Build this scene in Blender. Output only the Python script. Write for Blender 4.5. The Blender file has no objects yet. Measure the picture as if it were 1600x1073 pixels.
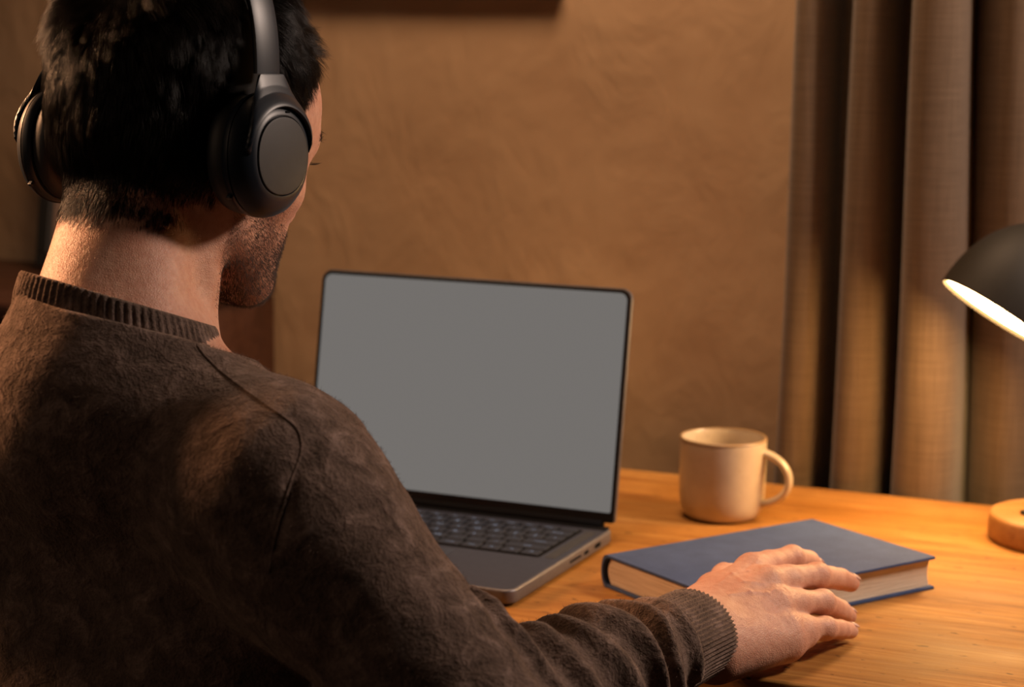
import bpy, bmesh, math, random
import numpy as np
from mathutils import Matrix, Vector

random.seed(7)
RNG = np.random.default_rng(11)
SC = bpy.context.scene
COL = SC.collection
TZ = 0.75                      # height of the desk top above the floor
PI = math.pi

# ------------------------------------------------------------------ camera
EYE = np.array([0.0, 0.0, 0.4574])          # above the desk top
PITCH, ROLL, FPX = 0.157, 0.010, 3000.0
_f = np.array([0, math.cos(PITCH), -math.sin(PITCH)])
_x0 = np.array([1.0, 0, 0]); _u0 = np.cross(_x0, _f)
_x = math.cos(ROLL) * _x0 + math.sin(ROLL) * _u0
_u = -math.sin(ROLL) * _x0 + math.cos(ROLL) * _u0
cam = bpy.data.cameras.new('camera')
camo = bpy.data.objects.new('camera', cam); COL.objects.link(camo)
camo.matrix_world = Matrix(((_x[0], _u[0], -_f[0], EYE[0]), (_x[1], _u[1], -_f[1], EYE[1]),
                            (_x[2], _u[2], -_f[2], EYE[2] + TZ), (0, 0, 0, 1)))
cam.sensor_width = 36; cam.lens = 36 * FPX / 1600; cam.clip_start = 0.02
cam.dof.use_dof = True; cam.dof.focus_distance = 1.33; cam.dof.aperture_fstop = 6.3
SC.camera = camo

# ------------------------------------------------------------------ world, lights, exposure
w = bpy.data.worlds.new('world'); SC.world = w; w.use_nodes = True
w.node_tree.nodes['Background'].inputs[0].default_value = (0.30, 0.36, 0.42, 1)
w.node_tree.nodes['Background'].inputs[1].default_value = 0.006

def area(name, loc, target, size, power, colour, spread=180):
    l = bpy.data.lights.new(name, 'AREA'); l.shape = 'RECTANGLE'; l.size, l.size_y = size
    l.energy = power; l.color = colour; l.spread = math.radians(spread)
    o = bpy.data.objects.new(name, l); COL.objects.link(o)
    o.location = (loc[0], loc[1], loc[2] + TZ)
    d = Vector((target[0], target[1], target[2])) - Vector(loc)
    o.rotation_euler = d.to_track_quat('-Z', 'Y').to_euler()
    return o
area('room_lamp_right', (1.20, 1.43, 0.95), (-0.05, 1.3, 0.15), (0.20, 0.20), 16.0, (1.0, 0.77, 0.63))
area('room_lamp_left', (-1.2, 1.75, 0.75), (-0.24, 1.25, 0.30), (0.25, 0.25), 3.4, (1.0, 0.50, 0.24), 60)
area('ceiling_lamp', (0.0, 1.70, 1.55), (0.04, 2.2, 0.15), (0.5, 0.3), 5.9, (1.0, 0.62, 0.36), 90)
area('fill_light_behind', (-1.5, 0.45, 0.95), (-0.1, 1.6, 0.1), (0.9, 0.9), 0.95, (1.0, 0.66, 0.44), 120)  # added soft fill to lift the man's back and the wall, no real lamp
SC.view_settings.view_transform = 'Standard'; SC.view_settings.look = 'None'
SC.view_settings.gamma = 1; SC.view_settings.use_curve_mapping = False
SC.view_settings.exposure = 0.0
SC.cycles.use_denoising = True

# ------------------------------------------------------------------ object helpers
def link(o, parent=None):
    COL.objects.link(o)
    if parent is not None: o.parent = parent
    return o
def tag(o, label=None, cat=None, group=None, kind=None):
    if label: o['label'] = label
    if cat: o['category'] = cat
    if group: o['group'] = group
    if kind: o['kind'] = kind
    return o
def empty(name, loc=(0, 0, 0), rz=0.0):
    o = bpy.data.objects.new(name, None); o.location = loc; o.rotation_euler = (0, 0, rz)
    o.empty_display_size = 0.05
    return link(o)
def mesh_obj(name, v, f, mat, parent=None, smooth=True, offset=None):
    v = np.asarray(v, dtype=np.float64)
    if offset is not None: v = v - np.asarray(offset)
    me = bpy.data.meshes.new(name)
    if isinstance(f, np.ndarray):
        n, k = f.shape
        me.vertices.add(len(v)); me.vertices.foreach_set('co', v.astype(np.float32).ravel())
        me.loops.add(n * k); me.loops.foreach_set('vertex_index', f.astype(np.int32).ravel())
        me.polygons.add(n); me.polygons.foreach_set('loop_start', np.arange(0, n * k, k, dtype=np.int32))
        me.polygons.foreach_set('loop_total', np.full(n, k, dtype=np.int32))
        me.update(calc_edges=True); me.validate()
    else:
        me.from_pydata([tuple(p) for p in v], [], f); me.update()
    me.materials.append(mat)
    if smooth: me.polygons.foreach_set('use_smooth', np.ones(len(me.polygons), dtype=bool))
    return link(bpy.data.objects.new(name, me), parent)
def bm_obj(name, bm, mat, parent=None, smooth=False, angle=None):
    me = bpy.data.meshes.new(name); bmesh.ops.recalc_face_normals(bm, faces=bm.faces[:])
    bm.to_mesh(me); bm.free(); me.materials.append(mat)
    if smooth or angle:
        me.polygons.foreach_set('use_smooth', np.ones(len(me.polygons), dtype=bool))
        if angle: me.set_sharp_from_angle(angle=math.radians(angle))
    return link(bpy.data.objects.new(name, me), parent)
def box_bm(x0, x1, y0, y1, z0, z1, bevel=0.0, seg=2, bm=None):
    b = bmesh.new()
    r = bmesh.ops.create_cube(b, size=1)
    for v in b.verts:
        v.co = ((x0 + x1) / 2 + v.co.x * (x1 - x0), (y0 + y1) / 2 + v.co.y * (y1 - y0), (z0 + z1) / 2 + v.co.z * (z1 - z0))
    if bevel: bmesh.ops.bevel(b, geom=b.edges[:], offset=bevel, segments=seg, profile=0.5, affect='EDGES')
    return b
def rrect(x0, x1, y0, y1, r, n=8, rs=None):
    rs = rs or (r, r, r, r); out = []
    for (cx, cy, a0, q) in ((x1 - rs[0], y1 - rs[0], 0, rs[0]), (x0 + rs[1], y1 - rs[1], 90, rs[1]),
                            (x0 + rs[2], y0 + rs[2], 180, rs[2]), (x1 - rs[3], y0 + rs[3], 270, rs[3])):
        for i in range(n + 1):
            a = math.radians(a0 + 90 * i / n); out.append((cx + q * math.cos(a), cy + q * math.sin(a)))
    return out
def slab_bm(loop, z0, z1, bevel=0.0, seg=2):
    bm = bmesh.new()
    vs = [bm.verts.new((x, y, z0)) for x, y in loop]
    f = bm.faces.new(vs); r = bmesh.ops.extrude_face_region(bm, geom=[f])
    for v in r['geom']:
        if isinstance(v, bmesh.types.BMVert): v.co.z = z1
    if bevel:
        es = [e for e in bm.edges if abs(e.verts[0].co.z - e.verts[1].co.z) < 1e-9]
        bmesh.ops.bevel(bm, geom=es, offset=bevel, segments=seg, profile=0.5, affect='EDGES')
    return bm
def lathe(profile, n=96):
    v = []; f = []
    for r, z in profile:
        for i in range(n):
            a = 2 * PI * i / n; v.append((r * math.cos(a), r * math.sin(a), z))
    for k in range(len(profile) - 1):
        for i in range(n):
            j = (i + 1) % n; f.append((k * n + i, k * n + j, (k + 1) * n + j, (k + 1) * n + i))
    return v, f
def tube(path, radii, n=12, flat=None, up=(0, 0, 1), caps=True):
    P = np.array(path, float); m = len(P); T = np.gradient(P, axis=0); T /= np.linalg.norm(T, axis=1)[:, None]
    R = np.full((m, 2), radii) if np.isscalar(radii) else np.array(radii, float).reshape(m, -1)
    if R.shape[1] == 1: R = np.repeat(R, 2, 1)
    v = []; f = []; up = np.array(up, float)
    for i in range(m):
        a = np.cross(up, T[i]); a /= np.linalg.norm(a); b = np.cross(T[i], a)
        for k in range(n):
            t = 2 * PI * k / n; v.append(P[i] + a * R[i, 0] * math.cos(t) + b * R[i, 1] * math.sin(t))
    for i in range(m - 1):
        for k in range(n):
            j = (k + 1) % n; f.append((i * n + k, i * n + j, (i + 1) * n + j, (i + 1) * n + k))
    if caps: f.append(tuple(range(n))[::-1]); f.append(tuple((m - 1) * n + k for k in range(n)))
    return v, f

# ------------------------------------------------------------------ material helpers
def mat(name, base=(0.5, 0.5, 0.5), rough=0.5, metal=0.0, **kw):
    m = bpy.data.materials.new(name); m.use_nodes = True
    p = m.node_tree.nodes['Principled BSDF']
    p.inputs['Base Color'].default_value = (*base, 1); p.inputs['Roughness'].default_value = rough
    p.inputs['Metallic'].default_value = metal
    for k, v in kw.items(): p.inputs[k.replace('_', ' ')].default_value = v
    return m
class NT:
    def __init__(s, m): s.m = m; s.t = m.node_tree; s.p = s.t.nodes.get('Principled BSDF')
    def n(s, typ, **kw):
        o = s.t.nodes.new(typ)
        for k, v in kw.items():
            if k in ('in_',):
                for a, b in v.items(): o.inputs[a].default_value = b
            else: setattr(o, k, v)
        return o
    def l(s, a, b): s.t.links.new(a, b)
    def coord(s, kind='Object', scale=(1, 1, 1), rot=(0, 0, 0)):
        c = s.n('ShaderNodeTexCoord'); mp = s.n('ShaderNodeMapping')
        mp.inputs['Scale'].default_value = scale; mp.inputs['Rotation'].default_value = rot
        s.l(c.outputs[kind], mp.inputs[0]); return mp.outputs[0]
    def noise(s, vec, scale, detail=4, rough=0.5, dist=0.0):
        o = s.n('ShaderNodeTexNoise'); o.inputs['Scale'].default_value = scale; o.inputs['Detail'].default_value = detail
        o.inputs['Roughness'].default_value = rough; o.inputs['Distortion'].default_value = dist
        s.l(vec, o.inputs['Vector']); return o.outputs['Fac']
    def ramp(s, fac, stops, interp='LINEAR'):
        o = s.n('ShaderNodeValToRGB'); e = o.color_ramp.elements; o.color_ramp.interpolation = interp
        while len(e) < len(stops): e.new(0.5)
        for q, (pos, c) in zip(e, stops): q.position = pos; q.color = (*c, 1)
        s.l(fac, o.inputs[0]); return o.outputs[0]
    def mix(s, fac, a, b, mode='MIX'):
        o = s.n('ShaderNodeMix', data_type='RGBA', blend_type=mode)
        for sock, val in ((o.inputs[0], fac), (o.inputs[6], a), (o.inputs[7], b)):
            if isinstance(val, (int, float)): sock.default_value = val
            elif isinstance(val, tuple): sock.default_value = (*val, 1)
            else: s.l(val, sock)
        return o.outputs[2]
    def math(s, op, a, b=None):
        o = s.n('ShaderNodeMath', operation=op)
        for i, v in enumerate((a, b)):
            if v is None: continue
            if isinstance(v, (int, float)): o.inputs[i].default_value = v
            else: s.l(v, o.inputs[i])
        return o.outputs[0]
    def bump(s, h, dist, strength=1.0, normal=None):
        o = s.n('ShaderNodeBump'); o.inputs['Distance'].default_value = dist; o.inputs['Strength'].default_value = strength
        s.l(h, o.inputs['Height'])
        if normal is not None: s.l(normal, o.inputs['Normal'])
        return o.outputs[0]
    def base(s, c): s.l(c, s.p.inputs['Base Color'])
    def normal(s, c): s.l(c, s.p.inputs['Normal'])

def m_plaster():
    m = mat('plaster', rough=0.9); t = NT(m); c = t.coord()
    big = t.noise(c, 2.6, 4, 0.5, 0.2); mid = t.noise(t.coord(scale=(1.3, 1, 0.8)), 10.0, 4, 0.55, 0.5)
    col = t.ramp(big, [(0.3, (0.36, 0.235, 0.140)), (0.7, (0.46, 0.315, 0.195))])
    t.base(t.mix(t.ramp(mid, [(0.35, (0.5,) * 3), (0.62, (0.0,) * 3)]), col, (0.36, 0.225, 0.13)))
    h = t.math('ADD', t.math('MULTIPLY', big, 1.0), t.math('MULTIPLY', mid, 0.42))
    tr = t.noise(t.coord(scale=(1.4, 1, 0.9), rot=(0, 0.4, 0)), 5.0, 2, 0.4, 1.0)
    t.normal(t.bump(t.math('ADD', h, t.math('MULTIPLY', tr, 0.45)), 0.034, 0.32)); return m
def m_wood(name, dark, mid, light, scale=1.0, rough=0.42, scratches=True):
    m = mat(name, rough=rough); t = NT(m); c = t.coord(scale=(1.3 * scale, 16 * scale, 16 * scale))
    g = t.noise(c, 2.4, 8, 0.66, 1.1); fine = t.noise(t.coord(scale=(4 * scale, 110 * scale, 110 * scale)), 3, 5, 0.7)
    blotch = t.noise(t.coord(scale=(1, 1.8, 1)), 6.0 * scale, 5, 0.65, 0.4)
    col = t.ramp(g, [(0.30, dark), (0.47, mid), (0.70, light)])
    col = t.mix(t.ramp(fine, [(0.42, (0.0,) * 3), (0.66, (0.55,) * 3)]), col, dark)
    col = t.mix(t.ramp(blotch, [(0.36, (0.6,) * 3), (0.56, (0.0,) * 3)]), col, tuple(x * 0.8 for x in mid), 'MIX')
    col = t.mix(t.ramp(blotch, [(0.55, (0.0,) * 3), (0.72, (0.45,) * 3)]), col, light)
    h = t.math('ADD', fine, t.math('MULTIPLY', g, 1.5))
    if scratches:
        for rz, sc, th in ((0.75, 5.0, 0.715), (0.9, 8.0, 0.73), (-0.2, 6.0, 0.735)):
            s1 = t.noise(t.coord(scale=(1.5, 34, 1), rot=(0, 0, rz)), sc, 2, 0.5)
            q = t.ramp(s1, [(th, (0, 0, 0)), (th + 0.02, (0.6,) * 3)]); col = t.mix(q, col, tuple(min(1, x * 1.15 + 0.05) for x in light))
        sp = t.noise(t.coord(scale=(20, 62, 20), rot=(0, 0, 0.12)), 3.0, 2, 0.5)
        q = t.ramp(sp, [(0.69, (0, 0, 0)), (0.71, (0.92,) * 3)]); col = t.mix(q, col, (0.03, 0.012, 0.004)); h = t.math('SUBTRACT', h, t.math('MULTIPLY', q, 2.0))
    t.base(col)
    r = t.ramp(blotch, [(0.3, (rough - 0.1,) * 3), (0.7, (rough + 0.14,) * 3)]); t.l(r, t.p.inputs['Roughness'])
    t.normal(t.bump(h, 0.0010, 0.5)); return m
def m_knit(name='heather_knit', fine=True):
    m = mat(name, rough=0.95); t = NT(m); c = t.coord()
    a = t.noise(c, 60, 5, 0.65, 0.5); b = t.noise(c, 420, 3, 0.7); d = t.noise(c, 14, 3, 0.5)
    col = t.ramp(a, [(0.30, (0.028, 0.019, 0.016)), (0.52, (0.118, 0.080, 0.067)), (0.75, (0.34, 0.240, 0.205))])
    col = t.mix(t.ramp(b, [(0.35, (0.0, 0.0, 0.0)), (0.75, (0.7, 0.7, 0.7))]), col, (0.16, 0.11, 0.085))
    t.base(col)
    h = t.math('ADD', t.math('MULTIPLY', a, 1.0), t.math('MULTIPLY', b, 0.30))
    h = t.math('ADD', h, t.math('MULTIPLY', d, 1.0))
    t.normal(t.bump(h, 0.006, 0.75))
    t.p.inputs['Sheen Weight'].default_value = 0.35; t.p.inputs['Sheen Roughness'].default_value = 0.5
    t.p.inputs['Sheen Tint'].default_value = (0.75, 0.55, 0.42, 1); t.p.inputs['Specular IOR Level'].default_value = 0.1
    return m
def m_curtain():
    m = mat('curtain_cloth', rough=0.9); t = NT(m)
    warp = t.noise(t.coord(scale=(260, 260, 4)), 3, 3, 0.6); weft = t.noise(t.coord(scale=(6, 6, 300)), 3, 3, 0.6)
    s = t.math('ADD', t.math('MULTIPLY', warp, 0.5), t.math('MULTIPLY', weft, 0.5))
    t.base(t.ramp(s, [(0.35, (0.095, 0.062, 0.038)), (0.65, (0.175, 0.118, 0.076))]))
    t.normal(t.bump(s, 0.001, 0.6)); t.p.inputs['Sheen Weight'].default_value = 0.2
    t.p.inputs['Specular IOR Level'].default_value = 0.15
    return m
def m_skin():
    m = mat('skin', rough=0.5); t = NT(m); c = t.coord()
    a = t.noise(c, 28, 4, 0.6); b = t.noise(c, 180, 4, 0.6); pores = t.noise(c, 900, 2, 0.5)
    col = t.ramp(a, [(0.3, (0.56, 0.27, 0.18)), (0.55, (0.66, 0.36, 0.25)), (0.75, (0.72, 0.43, 0.31))])
    col = t.mix(t.ramp(b, [(0.35, (0.35,) * 3), (0.65, (0.0,) * 3)]), col, (0.46, 0.18, 0.11))
    t.base(col)
    v = t.n('ShaderNodeTexVoronoi', feature='DISTANCE_TO_EDGE'); v.inputs['Scale'].default_value = 700; t.l(c, v.inputs['Vector'])
    h = t.math('ADD', t.math('MULTIPLY', v.outputs['Distance'], 0.8), t.math('MULTIPLY', pores, 0.4))
    t.normal(t.bump(t.math('ADD', h, t.math('MULTIPLY', b, 1.2)), 0.0006, 0.8))
    t.p.inputs['Subsurface Weight'].default_value = 0.18; t.p.inputs['Subsurface Radius'].default_value = (1.0, 0.35, 0.2)
    t.p.inputs['Subsurface Scale'].default_value = 0.006; t.p.inputs['Specular IOR Level'].default_value = 0.4
    return m
def m_cloth(name, c0, c1, scale=500, rough=0.75, bump=0.0004):
    m = mat(name, rough=rough); t = NT(m); c = t.coord()
    a = t.noise(c, scale, 3, 0.7); b = t.noise(c, 30, 5, 0.7)
    s = t.math('ADD', t.math('MULTIPLY', a, 0.5), t.math('MULTIPLY', b, 0.5))
    t.base(t.ramp(s, [(0.35, c0), (0.65, c1)])); t.normal(t.bump(s, bump, 0.7)); return m
def m_pages():
    m = mat('paper_edges', rough=0.8); t = NT(m)
    s = t.noise(t.coord(scale=(6, 6, 900)), 3, 2, 0.6)
    t.base(t.ramp(s, [(0.3, (0.42, 0.31, 0.20)), (0.5, (0.68, 0.56, 0.42)), (0.7, (0.78, 0.68, 0.54))]))
    t.normal(t.bump(s, 0.0007, 0.8)); return m
def m_ceramic():
    m = mat('stoneware_glaze', rough=0.28); t = NT(m); c = t.coord()
    a = t.noise(c, 25, 4, 0.6); sp = t.noise(c, 260, 2, 0.5)
    col = t.ramp(a, [(0.3, (0.50, 0.40, 0.29)), (0.7, (0.62, 0.52, 0.40))])
    col = t.mix(t.ramp(sp, [(0.68, (0,) * 3), (0.74, (0.5,) * 3)]), col, (0.16, 0.09, 0.05))
    t.base(col); t.p.inputs['Coat Weight'].default_value = 0.25; t.p.inputs['Coat Roughness'].default_value = 0.12; return m
def m_matte(name, c, rough=0.5, metal=0.0, bump=0.0):
    m = mat(name, c, rough, metal)
    t = NT(m); co = t.coord(); n = t.noise(co, 160, 3, 0.6)
    t.base(t.ramp(n, [(0.3, tuple(x * 0.9 for x in c)), (0.7, tuple(min(1, x * 1.1) for x in c))]))
    if bump: t.normal(t.bump(t.noise(co, 1500, 2, 0.5), bump, 0.5))
    return m
def m_emit(name, c, s):
    m = bpy.data.materials.new(name); m.use_nodes = True; nt = m.node_tree; nt.nodes.clear()
    e = nt.nodes.new('ShaderNodeEmission'); o = nt.nodes.new('ShaderNodeOutputMaterial')
    e.inputs[0].default_value = (*c, 1); e.inputs[1].default_value = s; nt.links.new(e.outputs[0], o.inputs[0]); return m

PLASTER = m_plaster()
DESKWOOD = m_wood('desk_wood', (0.17, 0.056, 0.008), (0.37, 0.155, 0.026), (0.50, 0.25, 0.060), rough=0.58); DESKWOOD.node_tree.nodes['Principled BSDF'].inputs['Specular IOR Level'].default_value = 0.35
DARKWOOD = m_wood('dark_wood', (0.030, 0.010, 0.005), (0.060, 0.020, 0.010), (0.09, 0.035, 0.018), scratches=False)
FLOORWOOD = m_wood('floor_wood', (0.05, 0.025, 0.012), (0.09, 0.045, 0.02), (0.14, 0.075, 0.035), 0.5, scratches=False)
KNIT = m_knit(); CURTAIN = m_curtain(); SKIN = m_skin()
BLACKMETAL = m_matte('black_metal', (0.016, 0.015, 0.014), 0.5)
ALU = m_matte('space_grey_aluminium', (0.16, 0.15, 0.16), 0.48, 0.6)
KEYMAT = m_matte('key_plastic', (0.010, 0.014, 0.028), 0.6)
BEZEL = m_matte('black_glass', (0.004, 0.005, 0.006), 0.25)
PORT = m_matte('port_dark', (0.004, 0.004, 0.005), 0.9); PORT.node_tree.nodes['Principled BSDF'].inputs['Specular IOR Level'].default_value = 0.1
PAPERPRINT = m_cloth('print_paper', (0.22, 0.15, 0.12), (0.30, 0.21, 0.17), 40, 0.9)
TROUSERS = m_cloth('trouser_twill', (0.035, 0.03, 0.028), (0.06, 0.05, 0.045), 300, 0.9, 0.001)

# ------------------------------------------------------------------ the desk's frame: u along the desk, w towards the wall
TA = -0.395
E_ = np.array([math.cos(TA), math.sin(TA), 0]); B_ = np.array([-math.sin(TA), math.cos(TA), 0])
DO = np.array([0.0, 1.418, 0.0])
DEPTH = 0.615; WALLW = 0.76
def Wd(u, w_, z): return DO + E_ * u + B_ * w_ + np.array([0, 0, z])
def Wz(u, w_, z): p = Wd(u, w_, z); return (p[0], p[1], p[2] + TZ)

# room
def wall():
    nx, nz = 2, 2
    o = bm_obj('wall_back', box_bm(-2.6, 2.6, 0, 0.12, 0, 2.6), PLASTER)
    o.location = (*Wd(0, WALLW, 0)[:2], 0); o.rotation_euler = (0, 0, TA); tag(o, kind='structure')
    o = bm_obj('floor', box_bm(-2.6, 2.6, -3.2, 0, -0.08, 0), FLOORWOOD)
    o.location = (*Wd(0, WALLW, 0)[:2], 0); o.rotation_euler = (0, 0, TA); tag(o, kind='structure')
wall()

# desk
U0, U1 = -0.41, 1.25
def desk():
    r = empty('desk', Wz(0, 0, -TZ), TA)
    tag(r, 'worn honey coloured wooden desk under the laptop, book and mug', 'desk')
    loop = rrect(U0, U1, 0, DEPTH, 0.02, 6)
    bm_obj('desk_top', slab_bm(loop, TZ - 0.030, TZ, 0.004, 3), DESKWOOD, r, angle=40)
    for (a, b, c, d) in ((U0 + .05, U1 - .05, 0.05, 0.07), (U0 + .05, U1 - .05, DEPTH - .07, DEPTH - .05)):
        bm_obj('apron', box_bm(a, b, c, d, TZ - 0.12, TZ - 0.031, 0.002), DESKWOOD, r)
    for a in (U0 + .04, U1 - .10):
        for b in (0.04, DEPTH - .10):
            bm_obj('leg', box_bm(a, a + .06, b, b + .06, 0, TZ - 0.031, 0.004), DESKWOOD, r)
desk()

# sideboard, leaning picture, hanging picture
def sideboard():
    u1 = -0.633; u0 = u1 - 1.1; h = TZ + 0.165
    r = empty('sideboard', Wz(0, 0, -TZ), TA); tag(r, 'dark brown wooden cabinet against the wall behind the man', 'cabinet')
    w0, w1 = WALLW - 0.34, WALLW - 0.005
    bm_obj('cabinet_body', box_bm(u0, u1, w0, w1, 0.08, h - 0.022, 0.006, 3), DARKWOOD, r, angle=40)
    bm_obj('cabinet_top', slab_bm(rrect(u0 - .005, u1 + .005, w0 - .008, w1, .012), h - 0.0215, h, 0.006, 3), DARKWOOD, r, angle=40)
    for k in range(2):
        a = u0 + 0.02 + k * 0.535
        d = bm_obj('door', box_bm(a, a + 0.525, w0 - 0.014, w0 - 0.001, 0.11, h - 0.05, 0.002), DARKWOOD, r)
        kx = a + (0.49 if k == 0 else 0.035)
        v, f = lathe([(0, 0), (.006, 0), (.006, .012), (.012, .016), (.012, .022), (0, .025)], 20)
        kn = mesh_obj('knob', v, f, BLACKMETAL, d); kn.rotation_euler = (PI / 2, 0, 0); kn.location = (kx, w0 - 0.014, 0.55)
    for a in (u0 + .04, u1 - .08):
        for b in (w0 + .02, w1 - .06): bm_obj('foot', box_bm(a, a + .04, b, b + .04, 0, 0.0795, 0.003), DARKWOOD, r)
    return h
SBH = sideboard()
def picture(name, label, u, w_, z, wd, ht, lean, bar, dep=0.022):
    r = empty(name, (*Wd(u, w_, 0)[:2], z), TA); r.rotation_euler = (-lean, 0, TA); r.rotation_mode = 'XYZ'
    tag(r, label, 'picture')
    bm = bmesh.new()
    for (a, b, c, d) in ((0, wd, 0, bar), (0, wd, ht - bar, ht), (0, bar, bar, ht - bar), (wd - bar, wd, bar, ht - bar)):
        q = box_bm(a, b, -dep, 0, c, d, 0.0015, 2); me = bpy.data.meshes.new('t'); q.to_mesh(me); bm.from_mesh(me); q.free(); bpy.data.meshes.remove(me)
    bm_obj('frame', bm, BLACKMETAL, r)
    bm_obj('backing', box_bm(bar * .6, wd - bar * .6, -0.010, -0.002, bar * .6, ht - bar * .6), PAPERPRINT, r)
    bm_obj('print', box_bm(bar + .0, wd - bar, -0.0125, -0.0105, bar, ht - bar), PAPERPRINT, r)
    return r
picture('leaning_picture', 'black framed picture leaning on the cabinet top', -0.925, WALLW - 0.075, SBH + 0.0035, 0.24, 0.25, 0.16, 0.017)
picture('hanging_picture', 'black framed picture hung above the laptop, only its lower edge showing', -0.60, WALLW - 0.002, TZ + 0.522, 0.345, 0.50, 0.0, 0.02)

# ------------------------------------------------------------------ curtain
def curtain():
    # cross-section control points (u, w) at the top of the frame and at the desk: (side of fold) fronts bulge to small w
    WF, WB = WALLW - 0.130, WALLW - 0.050
    # fold fronts (left, right) along u: upper row and lower row
    top = [(0.0423, 0.077), (0.1028, 0.139), (0.1638, 0.2135)]
    bot = [(0.0286, 0.0725), (0.0904, 0.1440), (0.1561, 0.2240)]
    def section(s):
        F = [(a0 + (c0 - a0) * s, a1 + (c1 - a1) * s) for (a0, a1), (c0, c1) in zip(top, bot)]
        P = []
        def arc(a, b, wf, wb, n=22):   # a rounded fold front between u=a..b, sides running back to wb
            out = []
            out += [(a + 0.002, wb), (a, wb - (wb - wf) * 0.5)]
            for i in range(n + 1):
                t = PI * i / n; ex = 0.75
                cx = math.copysign(abs(math.cos(t)) ** ex, math.cos(t)); sy = math.sin(t) ** 0.6
                out.append(((a + b) / 2 - (b - a) / 2 * cx, wb - (wb - wf) * (0.55 + 0.45 * sy)))
            out += [(b, wb - (wb - wf) * 0.5), (b - 0.003, wb)]
            return out
        P += [(F[0][0] - 0.006, WALLW - 0.012)]
        for k, (a, b) in enumerate(F):
            P += arc(a, b, WF + (0.008, 0.0, -0.012)[k], WALLW - 0.016)
        # beyond the third fold the cloth falls back and runs on in shallow waves
        u = F[-1][1] + 0.004
        P += [(u, WB - 0.01)]
        for i in range(60):
            uu = u + 0.004 + i * 0.0105
            P += [(uu, WB - 0.022 - 0.016 * math.sin((uu - u) * 62 - 0.9))]
        return P
    rows = 44; V = []; n = None
    for r in range(rows):
        z = -0.70 + (2.35 + 0.0) * r / (rows - 1) * 0.74
        s = min(1.6, max(-1.8, 1 - (z - 0.0) / 0.62))
        P = np.array(section(s))
        # resample evenly
        d = np.r_[0, np.cumsum(np.hypot(*np.diff(P, axis=0).T))]
        t = np.linspace(0, d[-1], 420); U = np.interp(t, d, P[:, 0]); Wv = np.interp(t, d, P[:, 1])
        k = np.ones(7) / 7
        U = np.convolve(np.pad(U, 3, 'edge'), k, 'valid'); Wv = np.convolve(np.pad(Wv, 3, 'edge'), k, 'valid')
        Wv = Wv + 0.0015 * np.sin(t * 60 + z * 9) ; U = U + 0.002 * math.sin(z * 7 + 1) 
        n = len(U)
        for a, b in zip(U, Wv): V.append((a, min(b, WALLW - 0.008), z + TZ))
    F = [(r * n + i, r * n + i + 1, (r + 1) * n + i + 1, (r + 1) * n + i) for r in range(rows - 1) for i in range(n - 1)]
    o = mesh_obj('curtain', V, F, CURTAIN)
    o.location = (DO[0], DO[1], 0); o.rotation_euler = (0, 0, TA)
    md = o.modifiers.new('thickness', 'SOLIDIFY'); md.thickness = 0.0015
    tag(o, 'brown linen curtain hanging in deep folds behind the mug and lamp', 'curtain')
curtain()

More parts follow.
